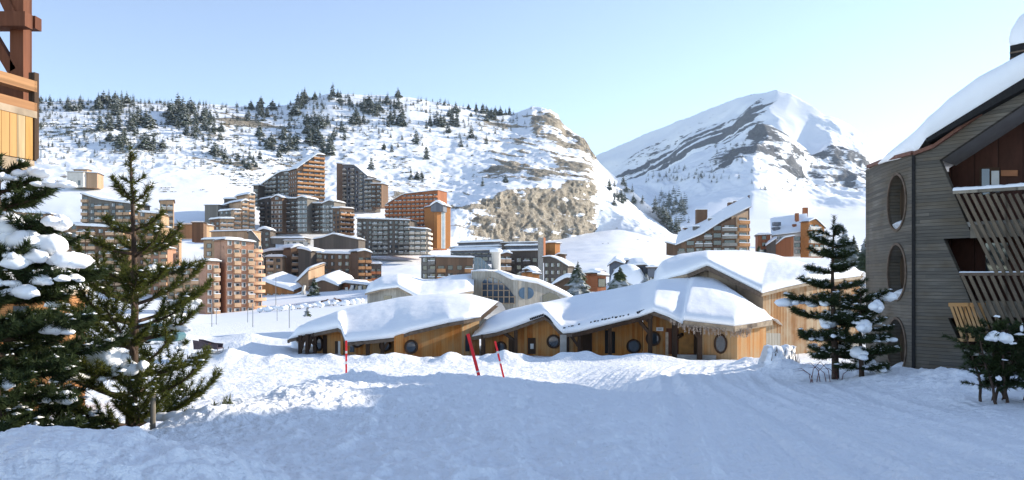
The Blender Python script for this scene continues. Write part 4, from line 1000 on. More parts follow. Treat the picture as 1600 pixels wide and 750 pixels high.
# the tall pair on the slope
hotel('apartment_tower', 'tall tower with bright orange balconies and a steep slanting top', 'tower block', [
  dict(a=464, b=507, D=500, s=.75, top=[(0, 264), (.22, 256), (.74, 240.5), (1, 242)], base=322, depth=14, wall='brown', pat='B', bal='orange', bw=3.4, fh=2.75, roof=.9, snowbal=.35, side=('L', 'w', 'dark')),
  dict(a=402, b=464, D=533, s=-.45, top=[(0, 293), (.18, 285), (.5, 271.5), (.62, 268), (1, 265)], base=326, depth=14, wall='dark', pat='bwbb', bal='grey', bw=3.2, fh=2.75),
  dict(a=396, b=404, D=522, s=-.2, top=flat(289.5), base=322, depth=8, wall='dark', pat='b', bal='grey')])
hotel('apartment_block', 'long dark block with pale window bays below the tall orange balcony tower', 'apartment block', [
  dict(a=406, b=424, D=505, s=-.3, top=[(0, 312), (.5, 310), (1, 308)], base=364, depth=12, wall='dark', pat='bw', bal='dark', snowbal=.3),
  dict(a=424, b=441, D=496, s=-.3, top=[(0, 310), (.5, 305), (1, 309)], base=364, depth=14, wall='brown', pat='W', bal='grey', bw=3.0, fm='frame_w', curtain=.8),
  dict(a=441, b=468, D=500, s=-.3, top=flat(310), base=364, depth=12, wall='dark', pat='b', bal='dark', bw=3, snowbal=.2),
  dict(a=465, b=480, D=489, s=-.3, top=[(0, 309), (.5, 307), (1, 310)], base=364, depth=14, wall='grey', pat='W', bal='grey', bw=3.0, fm='frame_w', curtain=.8),
  dict(a=480, b=506, D=494, s=-.3, top=flat(317.5), base=364, depth=12, wall='dark', pat='b', bal='dark', bw=3, snowbal=.2),
  dict(a=504, b=522, D=484, s=-.3, top=[(0, 318), (.6, 313), (1, 315)], base=364, depth=14, wall='grey', pat='Wb', bal='grey', bw=3.0, fm='frame_w', curtain=.6),
  dict(a=520, b=531, D=474, s=-.9, top=flat(325), base=367, depth=10, wall='brown', pat='w', bal='dark', side=('R', 'b', 'orange'))])
hotel('apartment_block', 'stepped cluster of brown blocks with white roofs left of the dark block', 'apartment block', [
  dict(a=388, b=398, D=484, s=.9, top=[(0, 304), (.5, 301.5), (1, 303)], base=360, depth=20, wall='tan', pat='b', bal='peach', bw=4, snowbal=.4),
  dict(a=377, b=388, D=478, s=.9, top=[(0, 315), (.5, 312.5), (1, 314)], base=358, depth=22, wall='tan', pat='b', bal='peach', bw=4, snowbal=.4),
  dict(a=350, b=371, D=500, s=-.3, top=flat(310.5), base=350, depth=10, wall='dark', pat=' '),
  dict(a=320, b=341, D=487, s=-.35, top=flat(320), base=360, depth=14, wall='grey', pat=' ', roof=.35),
  dict(a=343, b=366, D=480, s=-.2, top=[(0, 330), (1, 328)], base=352, depth=12, wall='grey', pat='w', roof=1.1, curtain=.7),
  dict(a=365, b=376, D=474, s=.7, top=flat(328), base=358, depth=10, wall='tan', pat='B', bal='peach', bw=4, roof=.8),
  dict(a=328, b=344, D=470, s=-.3, top=flat(343, 341), base=362, depth=10, wall='brown', pat='w', roof=1.0, curtain=.6),
  dict(a=344, b=365, D=466, s=.5, top=flat(341.5), base=361, depth=10, wall='tan', pat='B', bal='peach', bw=4, roof=1.0),
  dict(a=348, b=375, D=492, s=-.2, top=[(0, 321), (.5, 317), (1, 322)], base=340, depth=10, wall='dark', pat=' ', roof=1.0)])
hotel('apartment_tower', 'dark tower with a slanting top standing alone against the snow slope', 'tower block', [
  dict(a=536, b=574, D=530, s=-.35, top=[(0, 257), (.45, 257.5), (.62, 262), (.98, 274), (1, 275)], base=331, depth=12, wall='slate', pat='bw', bal='grey', bw=3.0, fh=2.7, roof=.5, snowbal=.35),
  dict(a=526, b=536.3, D=545, s=-1.4, top=flat(254.5, 256), base=329, depth=10, wall='brown', pat=' ', roof=.3),
  dict(a=570, b=582, D=519, s=-.3, top=flat(280), base=330, depth=12, wall='dark', pat='b', bal='grey', roof=.4),
  dict(a=580, b=596, D=514, s=-.3, top=flat(286.5, 287), base=324, depth=10, wall='brown', pat='b', bal='dark', bw=4, roof=.5, snowbal=.2)])
def tower_extra(root, info, pr):
    p0, p1, d, n, zb, zt, L = info[1]
    mb = MB(); q0 = p0+d*L*.30-n*.12; mb.obox((*q0, zb), (d[0]*L*.30, d[1]*L*.30, 0), (n[0]*.1, n[1]*.1, 0), (0, 0, zt(.4)-zb-1)); g = mb.build('window', M['white_wall'], root)
    mb = MB(); q0 = p0+d*L*.38-n*.2; mb.obox((*q0, zb), (d[0]*L*.16, d[1]*L*.16, 0), (n[0]*.1, n[1]*.1, 0), (0, 0, zt(.4)-zb-2)); mb.build('pane', plain('stair_glass', (.30, .36, .40), .15, .2, .3), g)
hotel('apartment_block', 'orange brown block with a plain bright end and tall white stair window', 'apartment block', [
  dict(a=602, b=684, D=478, s=-.36, top=[(0, 320), (.13, 313), (.3, 305), (.38, 302.5), (.75, 299), (.95, 297), (1, 297)], base=390, depth=13, wall='redbrown', pat='b', bal='red', bw=2.9, fh=2.5, roof=.35, over=.2, snowbal=.15, curtain=.6),
  dict(a=683, b=704, D=452, s=.9, top=[(0, 322), (.8, 322), (1, 324)], base=388, depth=12, wall='orange', pat=' ', roof=.8),
  dict(a=673, b=692, D=449, s=-.2, top=[(0, 322), (.5, 315), (1, 321)], base=330, depth=8, wall='slate', pat=' ', roof=1.2)], tower_extra)
hotel('apartment_block', 'dark slab with rows of snowy balconies in front of the big orange block', 'apartment block', [
  dict(a=558, b=640, D=445, s=-.2, top=flat(341, 344), base=398, depth=13, wall='dark', pat='bwwbb', bal='grey', bw=3.1, fh=2.65, roof=.7, snowbal=.45),
  dict(a=640, b=666, D=428, s=-.1, top=flat(355.5, 358), base=398, depth=12, wall='grey', pat='b', bal='pale', bw=3.0, fh=2.65, roof=.7, side=('R', 'b', 'pale'))])
hotel('service_building', 'low dark hall with a wide shallow gabled snow roof below the dark blocks', 'hall', [
  dict(a=490, b=560, D=400, s=-.1, top=[(0, 373.5), (.2, 371), (.45, 365), (.6, 368), (1, 374)], base=388, depth=12, wall='dark', pat=' ', roof=.7),
  dict(a=422, b=474, D=398, s=0, top=flat(372), base=380, depth=14, wall='grey', pat=' ', roof=.9),
  dict(a=444, b=476, D=394, s=0, top=flat(375.5), base=386, depth=6, wall='white_wall', pat='w', fh=2.4, bw=3, roof=.4),
  dict(a=402, b=422, D=396, s=.1, top=[(0, 361), (.5, 357), (1, 360)], base=389, depth=14, wall='dark', pat='w', roof=1.2)])
hotel('apartment_block', 'brown block with tan balconies left of the terrace hotel', 'apartment block', [
  dict(a=455, b=474, D=352, s=.8, top=[(0, 388), (.6, 384), (1, 386)], base=436, depth=14, wall='brown', pat='b', bal='peach', bw=3.2, roof=1.1, snowbal=.3),
  dict(a=408, b=456, D=360, s=-.1, top=[(0, 396), (.3, 391.5), (1, 390)], base=434, depth=12, wall='dark', pat='w', roof=1.2),
  dict(a=416, b=441, D=346, s=.1, top=flat(401), base=434, depth=8, wall='tan', pat='bw', bal='peach', bw=3.2, roof=.9)])
def terr(root, info, pr):
    p0, p1, d, n, zb, zt, L = info[0]; z = (HOR-425)/F*345
    mb = MB(); q = p0-n*2.6; mb.obox((*q, z), (d[0]*L*.95, d[1]*L*.95, 0), (n[0]*2.5, n[1]*2.5, 0), (0, 0, .5)); mb.build('terrace', BALM['red'], root)
    for i in range(9):
        q = p0+d*L*(.06+.1*i)-n*2.8; mb = MB(); mb.lathe((*q, z+.5), [(1.2, .9), (.9, 1.3), (0, 1.9)], 8); mb.build('parasol', BALM[('red', 'orange', 'pale')[i % 3]], root)
hotel('apartment_block', 'hotel with dormer windows and an orange terrace of parasols in the village centre', 'hotel', [
  dict(a=484, b=504, D=350, s=.1, top=flat(395.5, 394.5), base=440, depth=14, wall='tan', pat='W', bal='peach', bw=2.6, fh=3, roof=.9, curtain=.5),
  dict(a=504, b=559, D=350, s=-.25, top=flat(395.5, 397), base=441, depth=13, wall='brown', pat='w', bal='grey', bw=3.1, fh=3, roof=.9, curtain=.6),
  dict(a=559, b=580, D=336, s=.5, top=[(0, 393), (.5, 391), (1, 395)], base=442, depth=14, wall='brown', pat='b', bal='orange', bw=2.8, fh=2.7, roof=.9, snowbal=.2),
  dict(a=579, b=596, D=340, s=.2, top=flat(412), base=440, depth=10, wall='dark', pat='b', bal='red', bw=3, roof=.8),
  dict(a=466, b=486, D=346, s=-.2, top=[(0, 388), (.4, 389), (1, 393)], base=440, depth=14, wall='dark', pat=' ', roof=1.0)], terr)
for a_, b_, D_, tp, bs, wl, lb in ((404, 458, 300, [(0, 443), (.15, 439), (.5, 446), (1, 455)], 470, 'orange', 'orange fronted shop under a wide sagging snow roof by the snow square'),
                       (446, 482, 306, [(0, 458), (.5, 440), (1, 421)], 468, 'tan', 'low shop whose snow roof sweeps up steeply to its right end'),
                       (490, 528, 300, [(0, 443), (.4, 437), (1, 447)], 470, 'brown', 'small brown house with a big snow pillow roof behind the tall narrow fir')):
    hotel('village_shop', lb, 'shop', [dict(a=a_, b=b_, D=D_, s=-.15, top=tp, base=bs, depth=16, rise=2.6, wall=wl, pat='Ww', bw=2.6, fh=2.7, nf=1, roof=1.3)])
def struts(root, info, pr):
    mb_ = [((540, 470, 296), (551, 446, 296)), ((546, 470, 296), (541, 449, 296)), ((562, 468, 296), (562, 447, 296))]
    for p, q in mb_: mb = MB(); mb.bar(P(*p), P(*q), .9, .9); mb.build('strut', M['white_wall'], root)
hotel('village_shop', 'dark rounded house with white slanting props and a red edged roof', 'shop', [
  dict(a=524, b=549, D=304, s=-.3, top=[(0, 455), (.25, 446), (.6, 441), (1, 443)], base=470, depth=14, wall='redbrown', pat=' ', roof=1.0),
  dict(a=547, b=573, D=298, s=0, top=flat(442, 445), base=470, depth=10, wall='grey', pat='W', bw=3.4, fh=3, roof=.7)], struts)
def props2(root, info, pr):
    for p, q in (((470, 470, 292), (476, 446, 294)), ((478, 470, 292), (474, 448, 294))): mb = MB(); mb.bar(P(*p), P(*q), .8, .8); mb.build('strut', M['white_wall'], root)
hotel('village_shop', 'small kiosk with crossed white poles beside the tall narrow fir', 'kiosk', [dict(a=462, b=482, D=298, s=0, top=[(0, 462), (.5, 457), (1, 460)], base=471, depth=6, wall='tan', pat='W', bw=3, nf=1, roof=.6)], props2)
hotel('apartment_block', 'plain grey brown block half sunk behind the snow humps of the low lodge', 'apartment block', [
  dict(a=658, b=682, D=262, s=-.25, top=flat(401.5, 401), base=440, depth=12, wall='grey', pat='wb', bal='grey', bw=2.8, fh=2.6, roof=.5, snowbal=.2),
  dict(a=682, b=739, D=257, s=.2, top=flat(401, 402), base=440, depth=12, wall='brown', pat='bww', bal='orange', bw=2.7, fh=2.6, roof=.5, snowbal=.2)])
hotel('apartment_block', 'dark block with stepped snow roofs and a row of dormers under the cliff', 'apartment block', [
  dict(a=704, b=783, D=300, s=-.1, top=flat(386.5, 384), base=412, depth=10, wall='slate', pat='W', bw=2.5, fh=2.5, roof=.5, curtain=.5),
  dict(a=716, b=784, D=312, s=-.1, top=flat(379.5, 377), base=400, depth=8, wall='slate', pat=' ', roof=.8),
  dict(a=706, b=782, D=298, s=-.1, top=flat(392, 390), base=395, depth=3, wall='slate', pat=' ', roof=.5, rise=1.4)])
def shaft(root, info, pr):
    mb = MB(); a_, b_ = P(841, 442, 262), P(849, 442, 262); mb.obox(a_, b_-a_, (0, 4, 0), (0, 0, (442-371)/F*262)); mb.build('lift_shaft', M['concrete'], root)
    mb = MB(); a_, b_ = P(849.2, 400, 262), P(852, 400, 266); mb.obox(a_, (b_[0]-a_[0], 1.6, 0), (0, 2, 0), (0, 0, (400-371)/F*262)); mb.build('lift_shaft_side', HM['redbrown'], root)
hotel('apartment_block', 'dark balcony block with a tall grey lift shaft right of the white tower', 'apartment block', [
  dict(a=792, b=842, D=272, s=-.1, top=flat(392, 391), base=438, depth=12, wall='dark', pat='bw', bal='dark', bw=2.5, fh=2.5, roof=.5, snowbal=.35, curtain=.6),
  dict(a=790, b=842, D=280, s=-.1, top=flat(384, 383), base=400, depth=10, wall='slate', pat=' ', roof=.6),
  dict(a=784, b=842, D=288, s=-.1, top=flat(379, 378), base=395, depth=10, wall='dark', pat=' ', roof=.25),
  dict(a=780, b=798, D=262, s=.3, top=[(0, 398), (.6, 394), (1, 396)], base=436, depth=8, wall='brown', pat='b', bal='peach', bw=2.4, fh=2.5, roof=.7),
  dict(a=850, b=887, D=262, s=-.3, top=[(0, 401), (.25, 400), (.55, 404), (1, 416)], base=446, depth=10, wall='dark', pat='w', bw=2.2, fh=2.4, roof=.4, curtain=.75),
  dict(a=852, b=868, D=280, s=-.2, top=flat(380), base=410, depth=10, wall='slate', pat='W', roof=.2),
  dict(a=867.5, b=875, D=277, s=1.2, top=flat(379), base=410, depth=8, wall='orange', pat=' ', roof=.2),
  dict(a=866, b=883, D=270, s=-.1, top=[(0, 401), (.4, 396), (1, 397)], base=420, depth=8, wall='brown', pat='b', bal='grey', bw=3, roof=.4)], shaft)
hotel('small_chalet', 'small hut under a snow roof with a bright orange end beside the lift shaft', 'hut', [dict(a=820, b=833, D=190, s=-.3, top=[(0, 421), (.3, 419), (1, 425)], base=436, depth=6, wall='brown', pat=' ', roof=.7), dict(a=832.5, b=842, D=187, s=.6, top=flat(426, 427.5), base=437, depth=5, wall='orange', pat=' ', roof=.6)])
# peach block left, with curved balcony bands
def peach(root, info, pr):
    p0, p1, d, n, zb, zt, L = info[0]
    c = np.array(P(389, 440, 240)[:2])
    mb = MB(); mb.lathe((c[0], c[1]+2.2, zb), [(3.1, 0), (3.1, 22.5)], 20); mb.build('wall', HM['peach'], root)
    for i in range(9):
        z = zb+1.9+i*2.42; r = 3.9+(.5 if i < 3 else .2 if i < 6 else 0)-(.5 if i > 6 else 0)
        a = np.linspace(R(205), R(372), 22); rows = []
        for rr, zz in ((r-.1, 0), (r, 0), (r, .95), (r-.1, .95), (r-.1, 0)): rows.append(np.stack([c[0]+rr*np.cos(a), c[1]+2.2+rr*np.sin(a), np.full(22, z+zz)], 1))
        mb = MB(); mb.grid(np.array(rows)); bo = mb.build('balcony', BALM['peach'], root)
        mb = MB(); rows = [np.stack([c[0]+rr*np.cos(a), c[1]+2.2+rr*np.sin(a), np.full(22, z-.1)], 1) for rr in (2.9, r)]; mb.grid(np.array(rows)); mb.build('slab', BALM['pale'], bo)
        for q in (255, 300, 340):
            e = np.array((math.cos(R(q)), math.sin(R(q)))); p = np.array((*(c+np.array((0, 2.2))+e*3.12), z+.1)); pr.add('window', win_mesh('pale' if q == 300 else 'dark', 1.1, 1.8, 'frame_w'), p, R(q+90))
    for (px, py, D_, rr) in ((361, 387, 236, .75), (381, 387, 236, .6)):
        mb = MB(); q = P(px, py, D_); mb.lathe((0, 0, 0), [(rr, -.15), (rr, .15), (rr*.8, .15), (rr*.8, -.1)], 20); v = np.concatenate(mb.v); mb.v = [np.stack([v[:, 0]+q[0], v[:, 2]+q[1]-4.4, v[:, 1]+q[2]], 1)]; mb.build('round_window', BALM['white'], root)
hotel('apartment_block', 'peach coloured block with curved pale balcony bands and round top windows', 'apartment block', [
  dict(a=353, b=397, D=230, s=.8, top=[(0, 374), (.4, 375), (1, 378)], base=508, depth=10, wall='peach', pat='wbwb', bal='peach', bw=2.2, fh=2.42, roof=.5, snowbal=.1, curtain=.55, fm='frame_w'),
  dict(a=318, b=353.5, D=246, s=-.33, top=[(0, 374), (1, 373)], base=505, depth=8, wall='tan', pat='w', bw=5, fh=2.42, roof=.6, curtain=.5),
  dict(a=322, b=343, D=226, s=.8, top=flat(406.5, 408), base=508, depth=6, wall='peach', pat='wb', bal='peach', bw=2.0, fh=2.42, roof=.6, snowbal=.1, fm='frame_w', curtain=.6),
  dict(a=310, b=322.3, D=233, s=-.45, top=flat(408, 406.5), base=505, depth=5, wall='tan', pat=' ', roof=.5)], peach)
hotel('apartment_block', 'flat grey roofed block with a gable end behind the peach block', 'apartment block', [
  dict(a=330, b=392, D=330, s=-.1, top=flat(361.5, 360), base=390, depth=10, wall='tan', pat=' ', roof=.5),
  dict(a=388, b=404, D=318, s=.3, top=[(0, 362), (.3, 360), (1, 376)], base=420, depth=12, wall='grey', pat=' ', roof=.25),
  dict(a=398, b=411, D=300, s=.3, top=[(0, 388), (1, 402)], base=440, depth=12, wall='grey', pat='w', roof=.25)])
# left part of the village, seen through the pines
hotel('apartment_block', 'tan and grey blocks climbing the slope, seen through the tall thin pine', 'apartment block', [
  dict(a=128, b=205, D=330, s=-.1, top=[(0, 302), (.4, 312), (1, 318)], base=420, depth=14, wall='grey', pat='bwb', bal='peach', bw=3.2, fh=2.7, roof=.8, snowbal=.3),
  dict(a=120, b=195, D=300, s=.15, top=flat(352, 356), base=470, depth=14, wall='brown', pat='bbw', bal='peach', bw=3.1, fh=2.7, roof=.9, snowbal=.3),
  dict(a=205, b=252, D=318, s=.2, top=flat(330, 334), base=470, depth=14, wall='tan', pat='bw', bal='peach', bw=3.1, fh=2.7, roof=.8, snowbal=.3)])
hotel('apartment_block', 'narrow tan block with bay balconies just right of the thin pine top', 'apartment block', [
  dict(a=250, b=271, D=340, s=.4, top=flat(313, 312), base=440, depth=14, wall='tan', pat='b', bal='pale', bw=3.0, fh=2.75, roof=.6, snowbal=.4),
  dict(a=252, b=279, D=330, s=.3, top=flat(368), base=440, depth=12, wall='tan', pat='b', bal='peach', bw=3.0, fh=2.7, roof=.7)])
hotel('apartment_block', 'low tan houses and flat snow roofs at the foot of the piste', 'apartment block', [
  dict(a=272, b=318, D=360, s=-.1, top=flat(350, 351), base=372, depth=10, wall='tan', pat=' ', roof=.6),
  dict(a=300, b=318, D=352, s=.2, top=flat(347), base=378, depth=8, wall='brown', pat=' ', roof=.4),
  dict(a=225, b=262, D=300, s=.1, top=flat(386, 388), base=480, depth=10, wall='peach', pat='bw', bal='peach', bw=2.8, fh=2.6, roof=.7),
  dict(a=262, b=312, D=290, s=.1, top=flat(420, 418), base=490, depth=10, wall='tan', pat='wb', bal='peach', bw=2.8, fh=2.6, roof=.8)])
hotel('lift_station', 'pale boxy lift station high on the piste above the snow laden pine', 'station', [
  dict(a=105, b=130, D=540, s=-.2, top=flat(268, 268.5), base=292, depth=12, wall='white_wall', pat='w', bw=6, nf=1, fh=6, roof=.5),
  dict(a=130, b=152, D=540, s=.2, top=flat(269, 270), base=293, depth=14, wall='tan', pat=' ', roof=.4),
  dict(a=115, b=136, D=548, s=0, top=flat(264.5), base=272, depth=6, wall='tan', pat=' ', roof=.3)])
hotel('apartment_block', 'pale block peeping out between the branches of the snow laden pine', 'apartment block', [
  dict(a=20, b=70, D=330, s=.1, top=flat(330, 334), base=440, depth=12, wall='tan', pat='bw', bal='peach', roof=.8),
  dict(a=70, b=122, D=320, s=.1, top=flat(352, 350), base=450, depth=12, wall='tan', pat='bw', bal='peach', roof=.8)])
# right: two big roofs
def chimneys1(root, info, pr):
    for px, py, D_, w, h in ((1097, 337, 312, 4.2, 2.4), (1142, 321, 318, 1.6, 1.2), (1151, 319, 318, 1.9, 1.2)):
        c = P(px, py, D_); mb = MB(); mb.box(c[0]-w/2, c[0]+w/2, c[1], c[1]+2.5, c[2]-5, c[2]+h); o = mb.build('chimney', HM['brown'], root); mb = MB(); mb.box(c[0]-w/2-.1, c[0]+w/2+.1, c[1]-.1, c[1]+2.6, c[2]+h, c[2]+h+.3); mb.build('snow_cap', M['snow_far'], o)
    for px, py, D_ in ((1088, 355, 303.5), (1112, 342.5, 304.5), (1133, 331.5, 305)):
        c = P(px, py, D_); mb = MB(); mb.box(c[0]-1.1, c[0]+1.1, c[1]-.2, c[1]+1.5, c[2]-1.2, c[2]+.3); o = mb.build('skylight', HM['grey'], root)
        mb = MB(); mb.box(c[0]-1.3, c[0]+1.3, c[1]-.4, c[1]+1.7, c[2]+.3, c[2]+.75); mb.build('snow_cap', M['snow_far'], o)
    for a_, b_ in (((1070, 356, 309), (1095, 345, 311)), ((1066, 369, 306), (1078, 362, 307))):
        mb = MB(); p, q = P(*a_), P(*b_); mb.obox(p-np.array((0, 0, 3)), (q[0]-p[0], 3, 0), (0, 4, 0), (0, 0, 3)); o = mb.build('dormer', HM['brown'], root)
        mb = MB(); mb.obox(p+np.array((-.3, -.3, .0)), (q[0]-p[0]+.6, 3, 0), (0, 4, 0), (0, 0, .7)); mb.build('roof', M['snow_far'], o)
hotel('apartment_house', 'brown balcony house under one long steep snow roof rising to a point', 'apartment house', [
  dict(a=1058, b=1171, D=300, s=-.3, top=[(0, 383), (.35, 366), (.64, 345), (1, 322.5)], base=398, depth=12, rise=5.5, wall='brown', pat='bWb', bal='grey', bw=3.4, fh=2.7, roof=.55, over=.7, snowbal=.6, curtain=.3),
  dict(a=1128, b=1152, D=288.5, s=-.2, top=[(0, 350), (1, 338)], base=398, depth=4, wall='brown', pat='B', bal='grey', bw=5, fh=2.7, roof=0),
  dict(a=1152, b=1169, D=287, s=.5, top=[(0, 337), (1, 329)], base=398, depth=3, wall='tan', pat='B', bal='orange', bw=4.5, fh=2.7, roof=0),
  dict(a=1041, b=1060, D=304, s=-.4, top=flat(378, 384), base=398, depth=10, wall='brown', pat=' ', roof=.4)], chimneys1)
def chimneys2(root, info, pr):
    for px, py, D_, w, h in ((1246, 341, 340, 1.3, 2.2), (1242, 359, 336, 1.4, 2.4), (1259, 329.5, 350, 2, 1.5)):
        c = P(px, py, D_); mb = MB(); mb.box(c[0]-w/2, c[0]+w/2, c[1], c[1]+1.5, c[2]-3, c[2]+h); mb.build('chimney', HM['redbrown'], root)
    for px, py in ((1211, 349), (1210, 357)):
        c = P(px, py, 338); mb = MB(); mb.box(c[0]-.6, c[0]+2.2, c[1]-1, c[1]+2, c[2]-1, c[2]+.5); mb.build('dormer', HM['slate'], root)
hotel('apartment_house', 'house with a broad square snow roof, red chimneys and white balconies', 'apartment house', [
  dict(a=1206, b=1264, D=335, s=-.3, top=[(0, 368), (1, 361)], base=400, depth=16, rise=8.5, wall='white_wall', pat='bW', bal='pale', bw=3.2, fh=2.7, roof=.5, over=.3, curtain=.4),
  dict(a=1263.5, b=1288, D=326, s=.6, top=[(0, 346), (.4, 341), (1, 356)], base=402, depth=4, wall='orange', pat='B', bal='white', bw=3.6, fh=2.7, roof=.5, snowbal=.4),
  dict(a=1184, b=1204, D=328, s=-.2, top=flat(367, 366), base=400, depth=10, wall='redbrown', pat='w', roof=.8),
  dict(a=1198, b=1212, D=322, s=-.3, top=[(0, 384), (1, 372)], base=400, depth=7, wall='dark', pat=' ', rise=1, roof=.6),
  dict(a=1211, b=1240, D=322, s=-.25, top=[(0, 384), (.5, 371), (1, 368)], base=400, depth=8, wall='redbrown', pat=' ', roof=.5)], chimneys2)
# small houses between, by the two firs
def dome(root, info, pr): pass
hotel('small_chalet', 'small brown hut with a rounded dome of snow at the foot of the sunny slope', 'hut', [dict(a=863, b=906, D=170, s=-.1, top=[(0, 446), (.15, 441), (.5, 433), (.8, 434), (1, 441)], base=458, depth=9, wall='brown', pat='w', nf=1, roof=.7)])
hotel('small_chalet', 'red brown hut with a snow roof between the two round firs', 'hut', [dict(a=917, b=934, D=168, s=-.3, top=flat(426, 424.5), base=456, depth=7, wall='redbrown', pat=' ', roof=.7), dict(a=933.5, b=947, D=166, s=.7, top=flat(428, 430), base=456, depth=6, wall='redbrown', pat='W', bw=3, nf=1, roof=.7)])
def ball(root, info, pr):
    c = P(984, 430, 200); mb = MB(); mb.lathe((c[0], c[1]+3, c[2]-4), [(4.2, 0), (4.6, 2), (4.2, 4), (3.2, 5.6), (1.7, 6.6), (0, 7)], 18); o = mb.build('snow_dome', M['snow_far'], root, smooth=True)
hotel('small_house', 'cluster of small slate houses and a round snow dome behind a dark fir', 'house', [
  dict(a=952, b=974, D=210, s=-.2, top=[(0, 415), (.4, 407), (1, 412)], base=452, depth=8, wall='slate', pat='w', roof=.7, rise=1.0),
  dict(a=970, b=992, D=214, s=0, top=[(0, 409), (.5, 406), (1, 412)], base=440, depth=8, wall='tan', pat='wb', bal='grey', roof=.6),
  dict(a=984, b=1015, D=206, s=-.1, top=[(0, 419), (.3, 414), (.8, 413), (1, 419)], base=452, depth=8, rise=1.6, wall='slate', pat='w', roof=.6),
  dict(a=1012, b=1026, D=200, s=-.2, top=flat(417), base=450, depth=8, wall='slate', pat='w', roof=.5)], ball)

# ------------------------------------------------------------------ vegetation
def leaf_mat(name, a, b, snowy=0., trans=.25):
    t = NT(name); p = t.pos(); k = t.noise(p, 3.0 if not snowy else .12, 3)
    c = t.mix(t.mapr(k, .3, .7), a, b)
    if snowy:
        nz = t.sep(t.n('NewGeometry').outputs['Normal'])[2]
        q = t.math('MULTIPLY', t.mapr(t.math('ABSOLUTE', nz), .15, .9), t.mapr(t.noise(p, .45, 3), .45, .62))
        c = t.mix(t.math('MULTIPLY', q, snowy), c, (.80, .82, .86))
    t.set(Base_Color=c, Roughness=.65); t.bs.inputs['Specular IOR Level'].default_value = .15
    if trans:
        tr = t.n('BsdfTranslucent', None, Color=t.mix(.5, c, tuple(min(1, v*1.8) for v in b)))
        ms = t.n('MixShader', None, i0=trans, i1=t.bs.outputs[0], i2=tr.outputs[0]); t.t.links.new(ms.outputs[0], t.out.inputs['Surface'])
    return t.m
M['needle'] = leaf_mat('pine_needles', (.032, .046, .012), (.100, .108, .022), 0., .36)
M['needle_dark'] = leaf_mat('dark_pine_needles', (.022, .036, .016), (.048, .066, .022), 0., .22)
M['bark'] = plain('pine_bark', (.075, .048, .034), .9, .45, 9.)
M['conifer'] = leaf_mat('hill_conifer_green', (.040, .056, .034), (.070, .082, .040), .55, 0.)
M['fir'] = leaf_mat('fir_green', (.035, .05, .025), (.075, .09, .035), .75, .1)
M['scrub'] = leaf_mat('scrub_green', (.07, .08, .05), (.13, .125, .075), .5, 0.)

def needles(segs, rad, per_m, rng, wid=.007, fwd=.75):
    """segs (n, 2, 3) twig pieces -> triangles brushed forward all round"""
    segs = np.asarray(segs); L = np.linalg.norm(segs[:, 1]-segs[:, 0], axis=1); cnt = np.maximum(2, (L*per_m).astype(int))
    i = np.repeat(np.arange(len(segs)), cnt); n = len(i)
    t = rng.rand(n)[:, None]; d = (segs[:, 1]-segs[:, 0])/(L[:, None]+1e-9); d = d[i]
    b = segs[i, 0]*(1-t)+segs[i, 1]*t
    r = rng.randn(n, 3); r -= (r*d).sum(1)[:, None]*d; r /= np.linalg.norm(r, axis=1)[:, None]+1e-9
    ln = (rad[i] if np.ndim(rad) else rad)*(.7+.6*rng.rand(n)); dirn = d*fwd+r; dirn /= np.linalg.norm(dirn, axis=1)[:, None]
    tip = b+dirn*(ln*1.25)[:, None]; s = np.cross(dirn, rng.randn(n, 3)); s /= np.linalg.norm(s, axis=1)[:, None]+1e-9
    v = np.stack([b-s*wid, b+s*wid, tip], 1).reshape(-1, 3)
    return v, np.arange(len(v)).reshape(-1, 3)
_cl = []
def clump_meshes():
    if _cl: return _cl
    for k in range(6):
        r = np.random.RandomState(40+k); th = np.linspace(0, 2*math.pi, 21); ph = np.linspace(0, math.pi, 12); T, Q = np.meshgrid(th, ph)
        mb = MB(); n = 5+k % 3
        for i in range(n):
            u = -.85+1.7*i/(n-1); cx, cy, rr = u+r.randn()*.08, r.randn()*.22, (.50-.20*abs(u)+.12*r.randn())
            x = np.sin(Q)*np.cos(T)*rr*1.15; y = np.sin(Q)*np.sin(T)*rr*(.85+.3*r.rand()); z = np.cos(Q)*rr*(.8+.4*r.rand()); z = np.where(z > 0, z, z*.75)
            nn = 1+.34*fbm(x*2.6+k*7+i*3, y*2.6+z*2.1+i, 3)+.16*fbm(x*8+k, y*8+z*9, 2)
            pts = np.stack([x*nn+cx, y*nn+cy, z*nn-.22*u*u-.05+.1*r.randn()*.6], -1); pts[:, -1] = pts[:, 0]; mb.grid(pts[:, ::-1])
        _cl.append(mb.mesh('snow_clump', M['snow'], smooth=True))
    return _cl
